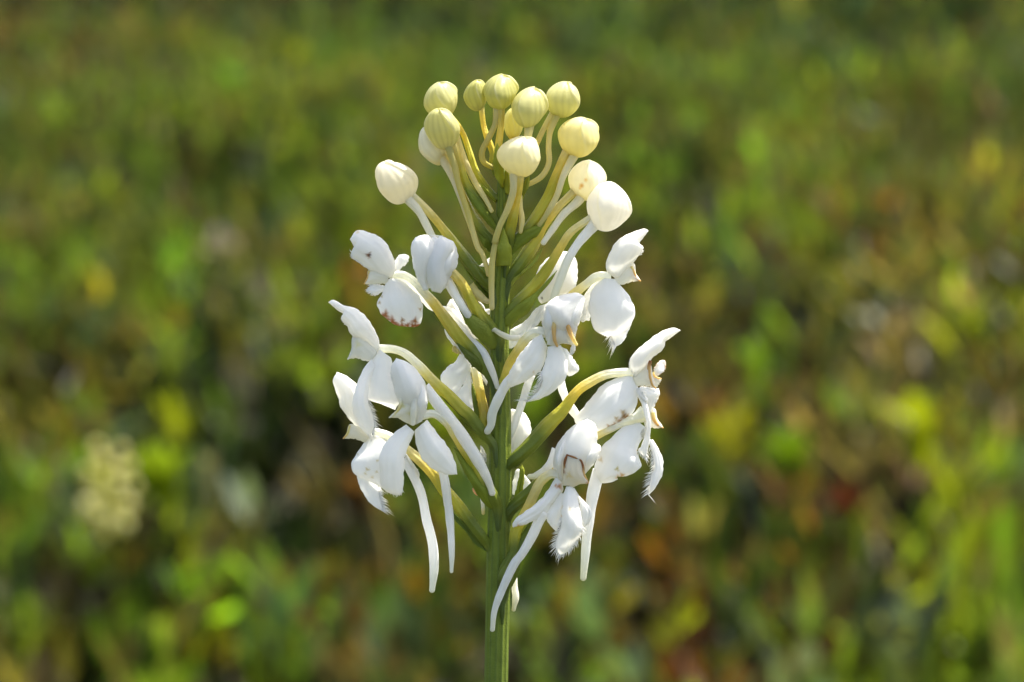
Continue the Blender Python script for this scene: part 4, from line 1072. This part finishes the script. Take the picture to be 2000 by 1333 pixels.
# ------------------------------------------------------------------ blurred second orchid in bud, out among the shrubs
def second_orchid(px, py, dist, rise, label):
    v = FWD + (px - 1000) * S / D * RGT - (py - 666.5) * S / D * UPV
    c = CAM + v * dist
    root = bpy.data.objects.new('orchid', None)
    COL.objects.link(root)
    root.location = (c[0], c[1], 0)
    tag(root, label, 'orchid')
    top = c[2] + rise
    st = Mesh(5)
    n = 20
    pts = np.stack([np.full(n, 0.0), np.full(n, 0.0), np.linspace(-.02, top - .008, n)], 1)
    pts[:, 0] += .006 * np.sin(np.linspace(0, 3, n))
    st.tube_world(pts, np.linspace(.0028, .0012, n), np.repeat([G], n, 0), nr=10)
    st.build('stem', M_GREEN, root)
    rr = random.Random(3)
    proto = None
    k = 0
    for i in range(18):
        fz = i / 17
        z = top - 2 * rise * (1 - fz) * .98
        R = .024 * math.sin(math.pi * (.12 + .8 * fz)) ** .7 + .003
        a = i * 2.4
        bx, by = math.cos(a) * R, math.sin(a) * R
        pd = Mesh(6)
        q = np.array([[0, 0, z - .012], [bx * .6, by * .6, z - .004], [bx, by, z + .004]])
        q = spline(q, 8)
        pd.tube_world(q, np.linspace(.0012, .0008, 8), np.repeat([YG], 8, 0), nr=6)
        m2 = Mesh(7)
        th = np.linspace(0, 2 * np.pi, 12, endpoint=False)
        V, F = [], []
        sz = (.0055 if fz > .35 else .0075) * rr.uniform(.85, 1.15)
        for a_ in range(9):
            ph = math.pi * (a_ + .05) / 8.1
            for t_ in th:
                rad_ = sz * math.sin(ph) ** .85 * (1 + .08 * math.cos(3 * t_))
                V.append((bx + rad_ * math.cos(t_), by + rad_ * math.sin(t_), z + .007 - sz * 1.2 * math.cos(ph)))
        for a_ in range(8):
            for b_i in range(12):
                e = (b_i + 1) % 12
                F.append((a_ * 12 + b_i, a_ * 12 + e, a_ * 12 + 12 + e, a_ * 12 + 12 + b_i))
        colr = np.array((.62, .58, .22)) * fz + np.array((.66, .64, .30)) * (1 - fz)
        m2.put(V, F, np.repeat([colr], len(V), 0))
        bo = m2.build('bud', M_PETAL, root)
        pd.build('pedicel', M_TUBE, bo)
    return root


second_orchid(213, 965, 3.0, .042, 'out of focus pale yellow orchid spike among the green shrubs')


# ------------------------------------------------------------------ single leafy sprigs that stand out of the blur
def leaf_proto(ln, wd):
    V = np.array([(0, 0, 0), (.33 * ln, wd * .46, .02 * ln), (.72 * ln, wd * .36, .0), (ln, 0, -.1 * ln), (.72 * ln, -wd * .36, 0), (.33 * ln, -wd * .46, .02 * ln), (.5 * ln, 0, -wd * .2)])
    F = np.array([[0, 1, 6], [1, 2, 6], [2, 3, 6], [3, 4, 6], [4, 5, 6], [5, 0, 6]])
    return V, F


def sprig(name, px, py, wpx, hpx, col, label, cat, nleaf=12, ln=.05, wr=.42, mat=None, seed=1, up=60):
    c = on_level(px, py, LEVEL * 1.12)
    k = np.linalg.norm(c - CAM) * S / D
    w, h = wpx * k, hpx * k
    rr = random.Random(seed)
    root = bpy.data.objects.new(name, None)
    COL.objects.link(root)
    root.location = (c[0], c[1], 0)
    tag(root, label, cat)
    top = c[2] + h * .35
    st = Mesh(2)
    n = 8
    pts = np.stack([.15 * w * np.sin(np.linspace(0, 2, n)), np.zeros(n), np.linspace(-.02, top, n)], 1)
    st.tube_world(pts, np.linspace(.0024, .001, n), np.repeat([(.09, .06, .03)], n, 0), nr=6)
    st.build('stem', M_DRY, root)
    V, F = leaf_proto(ln, ln * wr)
    proto = None
    for i in range(nleaf):
        f = (i + .5) / nleaf
        z = top - h * (1 - f)
        if proto is None:
            cc = np.repeat([col], len(V), 0)
            o = mesh_np('leaf', V, F, cc, mat or M_LEAF, root)
            proto = o
        else:
            o = proto.copy()
            COL.objects.link(o)
            o.parent = root
        a = i * 2.4 + rr.uniform(-.4, .4)
        r0 = rr.uniform(0, .35) * w * (1 - .6 * f)
        o.location = (r0 * math.cos(a), r0 * math.sin(a), z)
        o.rotation_euler = (rr.uniform(-.5, .5), -math.radians(rr.gauss(up, 14)), a)
        sc = rr.uniform(.75, 1.15)
        o.scale = (sc, sc, sc)
    return root


LIME, BRI, RED, RUST = (.125, .14, .005), (.078, .108, .004), (.030, .008, .004), (.06, .026, .007)
PALE = (.2, .2, .12)
sprig('leafy_sprig', 1790, 860, 90, 120, LIME, 'broad blurred lime-green leafy sprig standing above a second lime sprig', 'sprig', 18, .06, .42, seed=2)
sprig('leafy_sprig', 1865, 985, 70, 90, LIME, 'yellow-lime leafy sprig low beside the reddish leaves, under a broader lime sprig', 'sprig', 14, .055, .42, seed=3)
sprig('leafy_sprig', 1900, 650, 80, 90, (.10, .118, .005), 'blurred yellow-green leafy sprig next to tan dried leaves', 'sprig', 14, .06, .42, seed=4)
sprig('leafy_sprig', 310, 955, 90, 90, BRI, 'bright green leafy sprig beside the blurred pale yellow orchid', 'sprig', 16, .055, .42, seed=5)
sprig('leafy_sprig', 1432, 860, 60, 100, (.115, .11, .006), 'blurred yellow leafy sprig with rusty leaves around it', 'sprig', 12, .055, .42, seed=6)
sprig('leafy_sprig', 1540, 905, 50, 70, (.06, .095, .004), 'small mid-green leafy sprig next to rusty orange leaves', 'sprig', 10, .05, .42, seed=7)
sprig('leafy_sprig', 1645, 1010, 50, 70, RED, 'dark red leafy sprig among green shrubs', 'sprig', 10, .05, .42, seed=8)
sprig('leafy_sprig', 1400, 830, 40, 90, RUST, 'rusty orange leafy sprig touching a yellow one', 'sprig', 9, .05, .42, seed=9)
sprig('leafy_sprig', 715, 985, 50, 70, RUST, 'rusty leafy sprig peeping out below the white orchid flowers', 'sprig', 9, .045, .42, seed=10)
sprig('leafy_sprig', 345, 845, 60, 50, (.11, .122, .005), 'small yellow-green leafy sprig rising above the bright green one', 'sprig', 10, .05, .42, seed=12)
sprig('pale_leaf_sprig', 1690, 620, 90, 60, PALE, 'pale silvery leaf blades leaning together above olive shrubs', 'sprig', 3, .075, .3, M_DRY, seed=13, up=25)
sprig('pale_leaf_sprig', 490, 1010, 50, 80, (.10, .125, .075), 'pale grey-green upright leaves beside the bright green sprig', 'sprig', 3, .06, .36, M_DRY, seed=14, up=65)
sprig('pale_leaf_sprig', 412, 955, 40, 60, (.16, .135, .085), 'pale tan leaves standing between green sprig and grey-green leaves', 'sprig', 3, .05, .36, M_DRY, seed=15, up=70)
sprig('pale_blossom', 437, 490, 46, 46, (.22, .17, .15), 'small blurred pinkish white blossom alone over dark shrubs', 'blossom', 9, .045, .8, M_DRY, seed=16, up=30)
